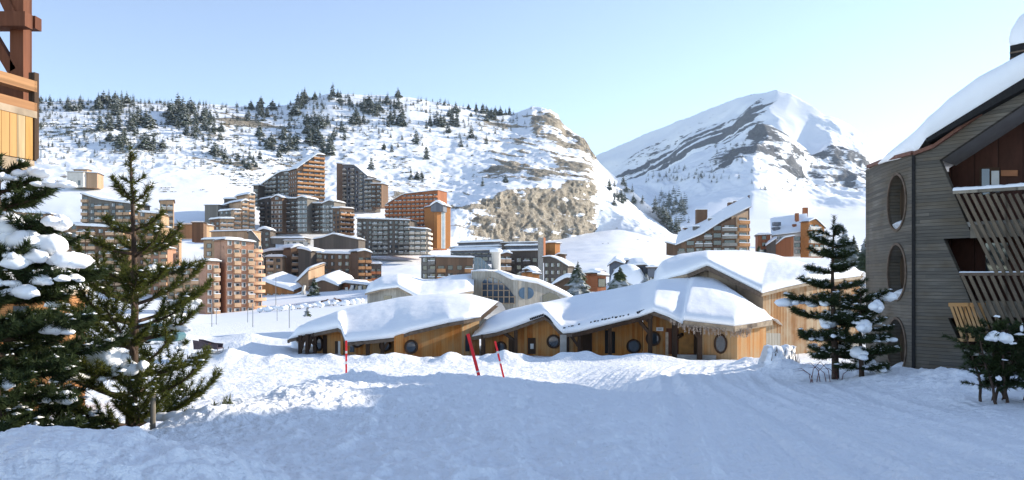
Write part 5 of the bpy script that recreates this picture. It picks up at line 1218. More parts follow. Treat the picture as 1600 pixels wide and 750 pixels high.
def pine(name, label, cat, base, height, r0, prof, seed, density=1., nrad=.075, up=.35, mat='needle', lean=(0, 0), first=.06, nclump=14, csize=.17, spacing=.30, per=5, curve=.4, group=None, snowbias=0., twig=1.0, per_m=420, tp=.80, tl=(.16, .42), lat0=.55, wid=.007, powder=.35):
    rng = np.random.RandomState(seed); root = empty(name, base, label, cat, group); base = np.array(base)
    tz = np.linspace(0, 1, 14); axis = lambda t: base+np.array((lean[0]*t**1.3+.03*height*.3*math.sin(t*5+seed), lean[1]*t**1.3, height*t))
    mb = MB(); mb.tube([axis(t) for t in tz], r0*(1-tz*.93)+.006, 9); mb.build('trunk', M['bark'], root, smooth=True)
    segs, rads, br, spots = [], [], MB(), []
    h = first*height; wi = 0
    while h < height*.97:
        t = h/height; L0 = prof(t); n = max(3, int(per*(1 if t < .85 else .7)+rng.rand()))
        for j in range(n):
            az = wi*1.9+j*2*math.pi/n+rng.randn()*.28; L = L0*(.62+.55*rng.rand())
            el = (up+.55*max(0, t-.55))*(.5+rng.rand())-.10*(1-t)
            o = axis(min(1, t+rng.randn()*.008)); hd = np.array((math.cos(az), math.sin(az), 0)); pts = [o]; m = max(4, int(L/.09)); e = el-curve*.4
            for k in range(m):
                f = k/m; e = el-curve*.45+curve*1.5*f*f+rng.randn()*.05; hd2 = hd+np.array((-hd[1], hd[0], 0))*.25*math.sin(f*3+j+seed)
                pts.append(pts[-1]+(hd2*math.cos(e)+np.array((0, 0, math.sin(e))))*L/m)
            pts = np.array(pts); rr = np.linspace(max(.007, min(.03, r0*.30)*L0**.5), .004, len(pts)); br.tube(pts, rr, 5, False)
            a0 = int(m*(.35 if L > .5 else .1))
            for k in range(a0, m): segs.append((pts[k], pts[k+1])); rads.append(nrad*(.9 if k < m-1 else 1.1))
            for k in range(max(1, int(m*.22)), m):
                for sd in (-1, 1):
                    if rng.rand() > tp*density: continue
                    f = k/m; l2 = twig*L*(tl[0]+tl[1]*(1-f)*min(1, f*2.4))*(.55+.8*rng.rand())
                    if l2 < .05: continue
                    dv = pts[min(k+1, m)]-pts[k-1]; dv /= np.linalg.norm(dv); lat = np.cross(dv, (0, 0, 1)); lat /= np.linalg.norm(lat)+1e-9
                    q = pts[k]; dd = dv*.75+lat*sd*(lat0+.4*rng.rand())+np.array((0, 0, .10+.22*rng.rand()+curve*.15)); dd /= np.linalg.norm(dd)
                    q1 = q+dd*l2*.5; dd = dd+np.array((0, 0, .25*curve+.1)); dd /= np.linalg.norm(dd); q2 = q1+dd*l2*.5
                    br.tube([q, q1, q2], [.006, .004, .003], 4, False)
                    for w in ((q+(q1-q)*.3, q1), (q1, q2)): segs.append(w); rads.append(nrad*(.75+.3*rng.rand()))
            spots.append((pts, L, t))
        h += spacing*(1-.35*t)*(.8+.4*rng.rand()); wi += 1
    top = axis(1.); segs.append((axis(.93), top+np.array((0, 0, nrad)))); rads.append(nrad)
    br.build('branches', M['bark'], root, smooth=True)
    v, f = needles(np.array(segs), np.array(rads), per_m*density, rng, wid); mb = MB(); mb.add(v, f); mb.build('foliage', M[mat], root)
    # powder caught along the twigs
    mb = MB(); bl = np.array([(0, 0, 1), (1, 0, 0), (.3, .9, 0), (-.8, .55, 0), (-.8, -.6, 0), (.3, -.9, 0), (0, 0, -.5)]); bf = [(0, 1, 2), (0, 2, 3), (0, 3, 4), (0, 4, 5), (0, 5, 1), (6, 2, 1), (6, 3, 2), (6, 4, 3), (6, 5, 4), (6, 1, 5)]
    for a_, b_ in segs:
        for _ in range(rng.poisson(powder)):
            q = a_+(b_-a_)*rng.rand()+np.array((rng.randn()*.03, rng.randn()*.03, nrad*.45+rng.rand()*.02)); s = nrad*(.18+.42*rng.rand()**2); d_ = b_-a_; az = math.atan2(d_[1], d_[0]); c_, s_ = math.cos(az), math.sin(az)
            v = bl*(s*1.7, s*.9, s*.55)*(.75+.5*rng.rand(7, 1)); mb.add(np.stack([v[:, 0]*c_-v[:, 1]*s_, v[:, 0]*s_+v[:, 1]*c_, v[:, 2]], 1)+q, np.array(bf))
    if mb.n: tag(mb.build('powder_snow', M['snow'], root, smooth=True), kind='stuff')
    cm = clump_meshes(); spots.sort(key=lambda s: -s[1]*(.6+rng.rand())-snowbias*s[2])
    sp = [s for s in spots if s[1] > .25]
    for i in range(min(nclump, len(sp))):
        pts, L, t = sp[i]; k = int(len(pts)*rng.uniform(.5, .92)); p = pts[min(k, len(pts)-1)]
        d = pts[-1]-pts[0]; s = csize*(.45+1.1*rng.rand()**1.5)
        place('snow_clump', cm[i % 6], p+np.array((0, 0, .01+s*.02))-base, root, math.atan2(d[1], d[0]), (s*1.25, s, s*(.7+.3*rng.rand())))
    return root, sp
def add_clump(root, p, s, k=0, rz=0): place('snow_clump', clump_meshes()[k % 6], np.array(p)-wloc(root), root, rz, s)

# tall thin pine, left of the middle (D about 11)
pb = P(206, 690, 11); 
pr1 = lambda t: np.interp(t, [0, .08, .25, .42, .58, .72, .84, .92, 1.], [1.0, 1.35, 1.62, 1.45, 1.05, .66, .36, .2, .05])
tall, sp = pine('pine_tree', 'tall thin pine with a bright bare tip and upswept brushy branches by the snow bank', 'tree', (pb[0], 11, -2.9), (HOR-235)/F*11+2.9, .085, pr1, 5, density=.9, nrad=.070, up=.50, curve=.55, nclump=18, csize=.105, spacing=.40, per=5, first=.13, tp=.66, tl=(.14, .36), lat0=.40, per_m=520, wid=.0055)
add_clump(tall, P(173, 563, 10.4), (.30, .30, .34), 2); add_clump(tall, P(160, 580, 10.35), (.17, .14, .12), 1); add_clump(tall, P(262, 652, 10.6), (.26, .16, .13), 3)
# snow laden pine at the left edge (D about 9)
pr2 = lambda t: np.interp(t, [0, .1, .3, .5, .7, .85, .95, 1.], [1.0, 1.2, 1.25, 1.15, 1.0, .72, .4, .1])
lad, sp = pine('pine_tree', 'dense dark pine bowed under thick pads of snow at the left edge', 'tree', (P(-6, 0, 9)[0], 9, -2.6), 3.95, .10, pr2, 9, density=1.25, nrad=.072, up=.12, curve=.22, mat='needle_dark', nclump=22, csize=.115, spacing=.27, per=6, first=.05, lat0=.45)
for i, (px, py, D, s) in enumerate(((24, 376, 8.5, (.36, .30, .27)), (68, 402, 8.4, (.30, .25, .24)), (6, 356, 8.6, (.26, .26, .24)), (94, 346, 8.6, (.22, .18, .13)), (50, 268, 8.9, (.22, .18, .13)), (84, 286, 8.7, (.2, .16, .11)), (78, 252, 9, (.10, .1, .08)), (115, 433, 8.6, (.2, .15, .1)), (70, 437, 8.5, (.18, .14, .1)), (28, 455, 8.3, (.18, .15, .11)), (4, 442, 8.3, (.14, .14, .12)), (8, 276, 8.8, (.12, .1, .1)))):
    add_clump(lad, P(px, py, D), s, i, i*.7)
# small pine between, low dark skirt at the foot
sk, sp = pine('young_pine', 'small bushy pine low between the two left pines', 'tree', (P(95, 0, 10.2)[0], 10.2, -2.9), 1.7, .05, lambda t: np.interp(t, [0, .2, .6, 1], [.75, .95, .6, .1]), 21, density=1.0, nrad=.08, up=.15, curve=.3, mat='needle_dark', nclump=8, csize=.12, spacing=.26)
pst = empty('wooden_post', P(239, 690, 10.2), 'short weathered wooden post standing at the foot of the tall thin pine', 'post')
c = P(239, 612, 10.2); mb = MB(); mb.tube([(c[0], c[1], -3.0), (c[0], c[1], c[2]), (c[0], c[1], c[2]+.01)], [.035, .033, .02], 9); mb.build('shaft', M['greyw'], pst); mb = MB(); mb.lathe(c, [(.04, 0), (.035, .03), (0, .045)], 9); mb.build('snow_cap', M['snow'], pst, smooth=True)
# right pine and its smaller neighbour (D about 23)
gz = ground_z(P(1303, 0, 23)[0], 23)
pr3 = lambda t: np.interp(t, [0, .1, .22, .38, .55, .68, .74, .86, .94, 1.], [.5, 1.2, 1.45, 1.55, 1.25, .75, 1.0, .72, .34, .08])
rp, sp = pine('pine_tree', 'slim pine with whorled snowy branches in front of the tall grey chalet', 'tree', (P(1303, 0, 23)[0], 23, gz-.1), (HOR-338)/F*23-gz, .105, pr3, 14, density=1.0, nrad=.105, up=.22, curve=.35, mat='needle_dark', nclump=16, csize=.25, spacing=.52, per=5, first=.16, per_m=360, snowbias=-.3, tp=.72, lat0=.5, powder=.55)
gz = ground_z(P(1343, 0, 22)[0], 22)
rp2, sp = pine('pine_tree', 'smaller dark pine close against the grey plank building', 'tree', (P(1345, 0, 22.4)[0], 22.4, gz-.1), 2.55, .07, lambda t: np.interp(t, [0, .15, .4, .7, 1], [.5, .95, 1.05, .7, .1]), 33, density=1.0, nrad=.10, up=.25, curve=.3, mat='needle_dark', nclump=12, csize=.24, spacing=.36, first=.12, per_m=330)
for i, (px, py, D, s) in enumerate(((1345, 510, 21.7, (.42, .3, .3)), (1372, 478, 21.6, (.34, .25, .26)))): add_clump(rp2, P(px, py, D), s, i+2, 1.2)
# shrub at the right edge
gz = ground_z(P(1570, 0, 14)[0], 14); rng = random.Random(8)
sh = empty('shrub', (P(1572, 0, 14)[0], 14, gz), 'many stemmed dark shrub with lumps of snow before the slatted balconies', 'shrub')
mb = MB(); sg = []
for i in range(11):
    x = P(1548+i*6+rng.uniform(-3, 3), 0, 14)[0]; p = np.array((x, 14+rng.uniform(-.3, .3), gz-.1)); pts = [p]; dx = rng.uniform(-.05, .05)
    for k in range(7): p = p+np.array((dx+rng.uniform(-.04, .04), rng.uniform(-.03, .03), .165+rng.uniform(0, .05))); pts.append(p)
    mb.tube(pts, np.linspace(.028, .008, len(pts)), 6, False)
    for k in range(2, 8):
        for s in range(6):
            q = pts[k]; e = q+np.array((rng.uniform(-.34, .34), rng.uniform(-.26, .26), rng.uniform(-.05, .2))); mb.tube([q, e], [.007, .003], 4, False); sg.append((q+(e-q)*.3, e))
mb.build('stems', M['bark'], sh, smooth=True)
v, f = needles(np.array(sg), .06, 420, np.random.RandomState(4)); mb = MB(); mb.add(v, f); mb.build('foliage', M['needle_dark'], sh)
for i, (px, py, s) in enumerate(((1558, 526, (.19, .15, .20)), (1597, 510, (.08, .08, .16)), (1592, 522, (.07, .06, .04)), (1583, 536, (.05, .05, .04)), (1560, 590, (.06, .06, .09)), (1570, 562, (.05, .04, .03)), (1557, 494, (.04, .04, .04)))): add_clump(sh, P(px, py, 13.8), s, i, i)
# red dogwood twigs by the right pine
dg = empty('dogwood', (P(1292, 0, 22.6)[0], 22.6, ground_z(P(1292, 0, 22.6)[0], 22.6)), 'bare arching red twigs at the foot of the slim right pine', 'shrub')
mb = MB(); b0 = wloc(dg)
for i in range(9):
    q = b0+np.array((rng.uniform(-.45, .5), rng.uniform(-.2, .2), -.05)); s = rng.choice((-1, 1)); L = rng.uniform(.4, .75)
    mb.tube([q, q+np.array((s*.06, 0, L*.55)), q+np.array((s*.26, .02, L*.85)), q+np.array((s*.5, .04, L*.8))], [.012, .010, .008, .004], 5, False)
mb.build('twigs', plain('red_bark', (.14, .035, .025), .7, .3, 8.), dg, smooth=True)
# shrub crusted with wind blown snow in front of the tall chalet
gz = ground_z(P(1216, 0, 31)[0], 31); hb = empty('snow_crusted_shrub', (P(1216, 0, 31)[0], 31, gz), 'clipped bare shrub plastered with snow on its front at the edge of the lane', 'shrub')
a_ = np.linspace(0, 1, 26); bb = np.linspace(0, 1, 22); U_, V_ = np.meshgrid(a_, bb)
tl_, tr_, bl_, br_ = P(1200, 541, 31), P(1243, 540, 31.4), P(1188, 592, 30.6), P(1236, 592, 30.8)
pts = (tl_*(1-U_)[..., None]+tr_*U_[..., None])*V_[..., None]+(bl_*(1-U_)[..., None]+br_*U_[..., None])*(1-V_)[..., None]
nn = ridged(U_*7, V_*5, 3); pts[..., 1] += -.16*nn-.55*np.sin(U_*math.pi)*np.sin(np.clip(V_*.85+.15, 0, 1)*math.pi)**.5; pts[..., 2] += .08*fbm(U_*5, V_*5, 2)
back = pts.copy(); back[..., 1] = 31.5; mb = MB(); mb.grid(pts); mb.grid(back[:, ::-1]); mb.grid(np.array([pts[-1], back[-1]])); mb.build('snow_crust', M['snow'], hb, smooth=True)
mb = MB()
for i in range(46):
    px = 1205+rng.random()*44; q = P(px, 592, 30.75+rng.uniform(-.25, .3)) if px < 1226 else P(px, 594, 30.55+rng.uniform(-.25, .3)); L = rng.uniform(.75, 1.25)
    mb.tube([q, q+np.array((rng.uniform(-.06, .06), rng.uniform(-.05, .05), L*.6)), q+np.array((rng.uniform(-.14, .14), rng.uniform(-.1, .1), L))], [.022, .016, .006], 5, False)
mb.build('stems', M['bark'], hb)

# ------------------------------------------------------------------ firs in the middle distance
def fir_mesh(seed, h=1., r=.28, layers=16, per=13, mat='fir', jag=.35, name='conifer_mesh', droop=.35):
    rng = np.random.RandomState(seed); v = []; f = []
    ax = np.linspace(0, 1, 3)
    for i in range(layers):
        t = i/layers; z = h*(.07+.90*t); rr = r*(1-t)**.8*(1+rng.uniform(-.28, .28))+.012*h
        for j in range(per if t < .8 else max(5, per//2)):
            a = j*2*math.pi/per+rng.rand()*.6; L = rr*(1-jag/2+jag*rng.rand()*1.5); w = L*(.26+.16*rng.rand())+.01*h; zz = z+rng.randn()*.02*h
            d = np.array((math.cos(a), math.sin(a), 0)); s = np.array((-d[1], d[0], 0)); dz = np.array((0, 0, 1.))
            m = d*L*.55+dz*(-L*droop*.35); e = d*L+dz*(-L*droop*(.6+.8*rng.rand())); o = dz*(zz+L*.18); n = len(v)
            v += [o, o+m+s*w-dz*w*.35, o+m+dz*w*.28, o+m-s*w-dz*w*.35, o+e]; f += [(n, n+1, n+2), (n, n+2, n+3), (n+1, n+4, n+2), (n+2, n+4, n+3)]
    n = len(v); v += [np.array((.02*h, 0, .9*h)), np.array((-.01*h, .018*h, .9*h)), np.array((-.01*h, -.018*h, .9*h)), np.array((0, 0, h*1.03))]; f += [(n, n+1, n+3), (n+1, n+2, n+3), (n+2, n, n+3)]
    mb = MB(); mb.add(np.array(v), f); return mb.mesh(name, M[mat])
def trunk_mesh(h, r):
    mb = MB(); mb.tube([(0, 0, -.06*h), (0, 0, .4*h), (0, 0, .9*h)], [r, r*.6, .01*h], 7); return mb.mesh('trunk_mesh', M['bark'])
def fir(label, px, top, base, D, seed, r=.28, per=16, layers=22, group=None, mat='fir', cat='tree', name='fir_tree'):
    b = P(px, base, D); h = (base-top)/F*D; o = empty(name, b, label, cat, group)
    place('trunk', trunk_mesh(h, .022*h), (0, 0, 0), o); place('crown', fir_mesh(seed, h, r*h, layers, per, mat, .5), (0, 0, 0), o, seed); return o
fir('loose green fir with two tips standing before the snowy dome hut', 903, 408, 466, 150, 3, .30, 15, 26)
fir('rounded dark fir beside the red brown hut', 968, 416, 462, 148, 5, .40, 22, 30)
fir('small dark fir in front of the slate houses, half behind a snow roof', 1009, 426, 462, 150, 6, .34, 14, 20)
fir('tall narrow fir dusted with snow before the village shops', 491, 432, 472, 285, 7, .26, 18, 26)
fir('very small fir alone on the snowy square', 480, 479, 494, 150, 8, .34, 10, 12)
fir('tiny fir sapling on the snow by the marker poles', 418, 520, 536, 100, 9, .36, 9, 9)
fir('tall dark fir behind the slim right pine', 1318, 352, 440, 105, 11, .25, 20, 30, mat='conifer')
fir('slender dark fir right of the slim pine top', 1334, 368, 440, 100, 12, .23, 18, 28, mat='conifer')
fir('dark fir tight against the corner of the grey building', 1352, 372, 450, 95, 13, .22, 18, 28, mat='conifer')
fir('low fir at the foot of the two right hand houses', 1186, 383, 400, 280, 15, .4, 12, 14)

# ------------------------------------------------------------------ conifers on the hill: single trees
PROTO = [fir_mesh(60+k, 1., (.20, .24, .28, .23, .32, .26)[k], 9, 9, 'conifer', .55) for k in range(6)]
rng = random.Random(12); hill_n = 0
def put(at, px, py, hpx, label, group, wide=1.):
    global hill_n
    p = at(px, py)
    if p is None: return
    h = hpx/F*p[1]; o = place('conifer', PROTO[rng.randrange(6)], (p[0], p[1], p[2]-.06*h), None, rng.random()*6.28, (h*wide, h*wide, h)); tag(o, label, 'tree', group); hill_n += 1
CL = [  # x0,x1,y0,y1,n,size, label, group
 (58, 250, 152, 172, 30, (14, 24), 'dark conifer on the crest of the hill at its left end', 'conifers on the left crest'),
 (160, 330, 158, 235, 52, (15, 30), 'snow dusted conifer in the dense belt on the left upper slope', 'conifers of the left belt'),
 (272, 292, 175, 232, 9, (24, 36), 'tall dark conifer in the tongue reaching down the left slope', 'conifers of the dark tongue'),
 (262, 300, 165, 205, 8, (20, 30), 'dark conifer at the head of the tongue on the left slope', 'conifers above the dark tongue'),
 (325, 470, 165, 255, 44, (12, 24), 'conifer on the rocky slope above the tall tower', 'conifers above the tower'),
 (370, 420, 225, 275, 12, (10, 17), 'conifer on the steep rocks just left above the tower', 'conifers beside the tower'),
 (455, 600, 148, 205, 44, (12, 26), 'dark conifer on the crest of the hill in the middle', 'conifers on the middle crest'),
 (490, 560, 200, 250, 12, (14, 30), 'conifer on the snowy face below the middle crest', 'conifers of the upper face'),
 (600, 720, 158, 200, 24, (11, 22), 'conifer on the crest between the middle and the cliff top', 'conifers of the right crest'),
 (672, 720, 180, 222, 10, (16, 26), 'dark conifer in the group below the right crest', 'conifers of the group below the crest'),
 (720, 835, 166, 190, 22, (9, 19), 'conifer on the edge near the rocky summit of the cliff', 'conifers by the cliff summit'),
 (560, 700, 205, 300, 12, (8, 18), 'lone conifer on the white face between tower and cliff', 'lone conifers on the white face'),
 (952, 990, 292, 332, 16, (9, 20), 'conifer on the shoulder right of the cliff', 'conifers on the shoulder'),
]
for x0, x1, y0, y1, n, (a, b), lab, grp in CL:
    seeds = [(rng.uniform(x0, x1), rng.uniform(y0, y1)) for _ in range(max(3, n//5))]
    for i in range(n):
        s = seeds[i % len(seeds)]; x = s[0]+rng.gauss(0, 9); y = s[1]+rng.gauss(0, 6)
        if x0-8 < x < x1+8:
            y = max(y, np.interp(x, RIDGE_U, RIDGE_P)+1.5); put(HILL_AT, x, y, rng.uniform(a, b)*(1 if y > y0 else .9), lab, grp, rng.uniform(.85, 1.25))
for px, py, h, lab in ((648, 222, 26, 'lone dark conifer high on the white face above the orange block'), (668, 246, 24, 'single tall conifer on the white face left of the cliff'), (735, 215, 28, 'biggest conifer below the cliff top'), (720, 228, 20, 'dark conifer close below the biggest one'), (761, 224, 18, 'conifer at the head of the rock band'), (755, 288, 17, 'small conifer on the brink of the big cliff'), (790, 284, 14, 'thin conifer on the brink right of the other one'), (504, 240, 34, 'tallest conifer above the slanting dark tower'), (580, 262, 22, 'conifer above the dark lone tower'), (1003, 318, 15, 'small conifer beyond the end of the shoulder')):
    put(HILL_AT, px, py, h, lab, None)
for i in range(26):
    x = rng.uniform(1032, 1074); y = rng.uniform(318, 366); 
    if (x-1032)*.9+318 > y+24: continue
    put(HILL_AT if HILL_AT(x, y) is not None else MOUNT_AT, x, y, rng.uniform(14, 26), 'dark conifer in the wood at the foot of the mountain', 'conifers of the mountain wood')
rest = []
for x0, x1, y0, y1, n in ((1040, 1100, 262, 285, 34), (1010, 1050, 272, 285, 14), (1100, 1180, 225, 290, 30), (1030, 1075, 300, 350, 46), (1180, 1260, 250, 300, 14), (60, 470, 160, 262, 360), (60, 330, 160, 235, 240), (450, 620, 155, 215, 170), (600, 760, 165, 230, 60), (700, 830, 168, 215, 40), (60, 330, 152, 175, 170), (455, 600, 149, 172, 80), (600, 720, 156, 178, 60), (330, 455, 165, 190, 60)):
    for i in range(n):
        x, y = rng.uniform(x0, x1), rng.uniform(y0, y1); at = MOUNT_AT if x > 1000 else HILL_AT; p = at(x, y)
        if p is not None: rest.append((p, rng.uniform(4, 11)/F*p[1] if x0 != 1030 else rng.uniform(9, 17)/F*p[1]))
# the far smaller trees and the dwarf scrub, each as one mass
def mass(name, items, protos, mat, kind='stuff'):
    mb = MB()
    for p, h in items:
        me = protos[rng.randrange(len(protos))]; co = np.zeros(len(me.vertices)*3); me.vertices.foreach_get('co', co); co = co.reshape(-1, 3)*h
        a = rng.random()*6.28; c, s = math.cos(a), math.sin(a); v = np.stack([co[:, 0]*c-co[:, 1]*s, co[:, 0]*s+co[:, 1]*c, co[:, 2]], 1)+p-np.array((0, 0, .05*h))
        mb.add(v, np.arange(len(me.loops)).reshape(-1, 3)*0+np.array([tuple(q.vertices) for q in me.polygons]))
    o = mb.build(name, mat); tag(o, kind=kind); return o
LOW = [fir_mesh(80+k, 1., .26, 5, 6, 'conifer', .5) for k in range(3)]
o = mass('distant_wood', rest, LOW, M['conifer'])
tag(o, 'scattered small conifers far up the hill and mountain', 'wood')
def bush(seed):
    r = np.random.RandomState(seed); v = []; f = []
    for i in range(26):
        a = r.rand()*6.28; d = r.rand()**.6; o = np.array((math.cos(a)*d, math.sin(a)*d, .35*r.rand()*(1-d*.6))); n = len(v)
        for k in range(3): v.append(o+r.randn(3)*np.array((.26, .26, .20)))
        f.append((n, n+1, n+2))
    mb = MB(); mb.add(np.array(v), f); return mb.mesh('bush_mesh', M['scrub'])
BU = [bush(k) for k in range(4)]; items = []
for x0, x1, y0, y1, n, (a, b) in ((60, 335, 185, 235, 170, (3, 7)), (60, 190, 192, 206, 70, (4, 8)), (170, 260, 222, 240, 50, (3, 6)), (325, 480, 185, 275, 230, (3, 7)), (355, 405, 265, 290, 40, (3, 6)), (440, 600, 180, 250, 120, (2.5, 5.5)), (600, 720, 190, 300, 60, (2, 4.5)), (220, 250, 205, 232, 30, (4, 8)), (520, 560, 285, 300, 10, (3, 5)), (600, 640, 240, 275, 22, (3, 6)), (560, 700, 260, 300, 40, (2, 4)), (700, 940, 190, 290, 90, (1.5, 3.5)), (250, 275, 292, 300, 26, (2, 4)), (300, 330, 296, 300, 6, (2, 3)), (330, 410, 275, 292, 22, (2, 4)), (100, 330, 235, 262, 16, (1.5, 3)), (380, 470, 250, 290, 50, (2, 5)), (940, 1040, 300, 380, 26, (1.5, 3.))):
    for i in range(n):
        x, y = rng.uniform(x0, x1), rng.uniform(y0, y1); p = HILL_AT(x, y)
        if p is not None and pn2(x*.045+3, y*.08) > -.32: items.append((p, rng.uniform(a, b)/F*p[1]*.8))
o = mass('scrub', items, BU, M['scrub']); tag(o, 'low dwarf scrub poking through the snow on the hill', 'scrub')
print('hill trees', hill_n)
# ------------------------------------------------------------------ red snow poles
def snow_pole(label, top, base, Dt, Db, w, stripes=False):
    a, b = P(*base, Db), P(*top, Dt); d = b-a; L = np.linalg.norm(d); d /= L; root = empty('snow_pole', a, label, 'pole', 'red snow poles by the lane')
    u = np.cross(d, (0, 1, 0)); u /= np.linalg.norm(u); t = np.cross(u, d); a2 = a-d*.5
    mb = MB(); mb.obox(a2-u*w/2-t*.012, u*w, t*.024, d*(L+.5)); mb.build('shaft', M['red'], root)
    mb = MB(); mb.obox(a+d*L-u*(w/2+.002)-t*.014, u*(w+.004), t*.028, d*.05); mb.build('cap', M['red'], root)
    mb = MB()
    for k in (.28, .62) if stripes else (.35,):
        mb = MB(); mb.obox(a+d*L*k-u*(w/2+.001)-t*.015, u*(w+.002), t*.030, d*(.10 if stripes else .03)); mb.build('white_band', plain('white_band', (.7, .66, .64), .6, .1), root)
snow_pole('nearest red pole, thick and leaning to the left on the shaded snow mound', (732, 525), (755, 613), 18.2, 17.8, .07)
snow_pole('leaning red and white pole in front of the long chalet', (774, 535), (785, 581), 32.2, 32, .075, True)
snow_pole('upright red and white pole before the open porch chalet', (541, 534), (541, 582), 33, 33, .075, True)
# thin marker poles on the square
for px, y0, y1, D in ((331, 498, 540, 118), (338, 506, 530, 128), (387, 506, 526, 132), (395, 500, 536, 112), (433, 507, 526, 132), (452, 498, 534, 108)):
    b = P(px, y1, D); b[2] = ground_z(b[0], b[1]); h = (y1-y0)/F*D; o = empty('marker_pole', b, 'thin grey marker pole standing in the snowy square', 'pole', 'thin marker poles on the square')
    mb = MB(); mb.tube([b-np.array((0, 0, .3)), b+np.array((0, 0, h))], .055, 6); mb.build('shaft', M['metal'], o); mb = MB(); mb.tube([b+np.array((0, 0, h)), b+np.array((0, 0, h+.06))], .09, 6); mb.build('cap', M['metal'], o)
lp = P(431, 468, 232); lp[2] = ground_z(lp[0], lp[1]); o = empty('flag_pole', lp, 'tall thin white pole beside the low village shops', 'pole')
mb = MB(); mb.tube([lp, lp+np.array((0, 0, 9))], [.1, .05], 6); mb.build('shaft', M['metal'], o); mb = MB(); mb.lathe(lp+np.array((0, 0, 9)), [(.12, 0), (.12, .15), (0, .25)], 8); mb.build('cap', M['metal'], o)
# drag lift pylon on the piste
q = HILL_AT(64, 250)
if q is not None:
    o = empty('lift_pylon', q, 'small T shaped drag lift pylon on the piste', 'pylon'); h = 18/F*q[1]
    mb = MB(); mb.tube([q, q+np.array((0, 0, h))], .35, 6); mb.build('mast', M['metal'], o); mb = MB(); mb.bar(q+np.array((-4.0, 0, h)), q+np.array((4.0, 0, h)), .5, .5); mb.build('crossarm', M['metal'], o)
# sleigh and van half hidden behind the tall pine
zg = ground_z(P(326, 0, 50)[0], 50); c = P(326, 0, 50); c[2] = zg
sl_ = empty('wooden_sleigh', c, 'dark wooden sleigh standing on the snow behind the tall thin pine', 'sleigh')
sm_ = plain('sleigh_paint', (.07, .05, .06), .6, .3, 4.); 
mb = MB(); mb.obox(c+np.array((-.75, -.5, .32)), (1.5, 0, 0), (0, 1.0, 0), (0, 0, .08)); mb.build('bed', sm_, sl_)
mb = MB(); mb.prism([c+np.array(v) for v in ((-.75, -.5, .4), (.7, -.5, .4), (.75, -.5, .62), (.2, -.5, .66), (-.5, -.5, .86), (-.8, -.5, .9))], (0, .06, 0)); mb.build('side_panel', sm_, sl_)
mb = MB(); mb.prism([c+np.array(v) for v in ((-.75, .44, .4), (.7, .44, .4), (.75, .44, .62), (.2, .44, .66), (-.5, .44, .86), (-.8, .44, .9))], (0, .06, 0)); mb.build('side_panel', sm_, sl_)
mb = MB(); mb.obox(c+np.array((-.5, -.44, .4)), (.5, 0, 0), (0, .88, 0), (0, 0, .22)); mb.build('seat', plain('sleigh_seat', (.16, .04, .03), .7), sl_)
for s in (-.45, .45):
    mb = MB(); mb.tube([c+np.array(v) for v in ((-.9, s, .05), (.8, s, .05), (1.05, s, .18), (1.1, s, .42))], .03, 6); mb.build('runner', M['metal'], sl_)
    for x in (-.5, .4): mb = MB(); mb.tube([c+np.array((x, s, .04)), c+np.array((x, s, .34))], .025, 6); mb.build('strut', M['metal'], sl_)
zg = ground_z(P(248, 0, 72)[0], 72); c = P(248, 0, 72); c[2] = zg+.02
van = empty('parked_van', c, 'teal van parked on the snow, glimpsed through the branches of the tall pine', 'van')
tm = plain('teal_paint', (.05, .13, .14), .35, .12, 1., spec=.5)
prof_ = [(-2.1, .35), (2.0, .35), (2.15, .8), (1.95, 1.05), (1.35, 1.15), (.85, 1.85), (-1.95, 1.9), (-2.15, 1.1)]
mb = MB(); mb.prism([c+np.array((x, -.85, z)) for x, z in prof_], (0, 1.7, 0)); mb.build('body', tm, van)
mb = MB(); mb.obox(c+np.array((1.0, -.75, 1.2)), (.3, 0, -.02), (0, 1.5, 0), (-.38, 0, .58)); mb.build('windscreen', M['glass_blue'], van)
for x0, x1 in ((-1.8, -.9), (-.8, .15), (.25, .85)): mb = MB(); mb.box(c[0]+x0, c[0]+x1, c[1]-.87, c[1]-.84, c[2]+1.2, c[2]+1.7); mb.build('window', M['glass'], van)
for x in (-1.35, 1.35):
    for y in (-.75, .75):
        mb = MB(); mb.tube([c+np.array((x, y-.1, .33)), c+np.array((x, y+.1, .33))], .33, 16); w_ = mb.build('wheel', M['black'], van); mb = MB(); mb.tube([c+np.array((x, y-.115, .33)), c+np.array((x, y+.115, .33))], .17, 12); mb.build('rim', M['metal'], w_)
mb = MB(); mb.box(c[0]-2.0, c[0]+.85, c[1]-.85, c[1]+.85, c[2]+1.9, c[2]+2.1); mb.build('roof_snow', M['snow'], van)
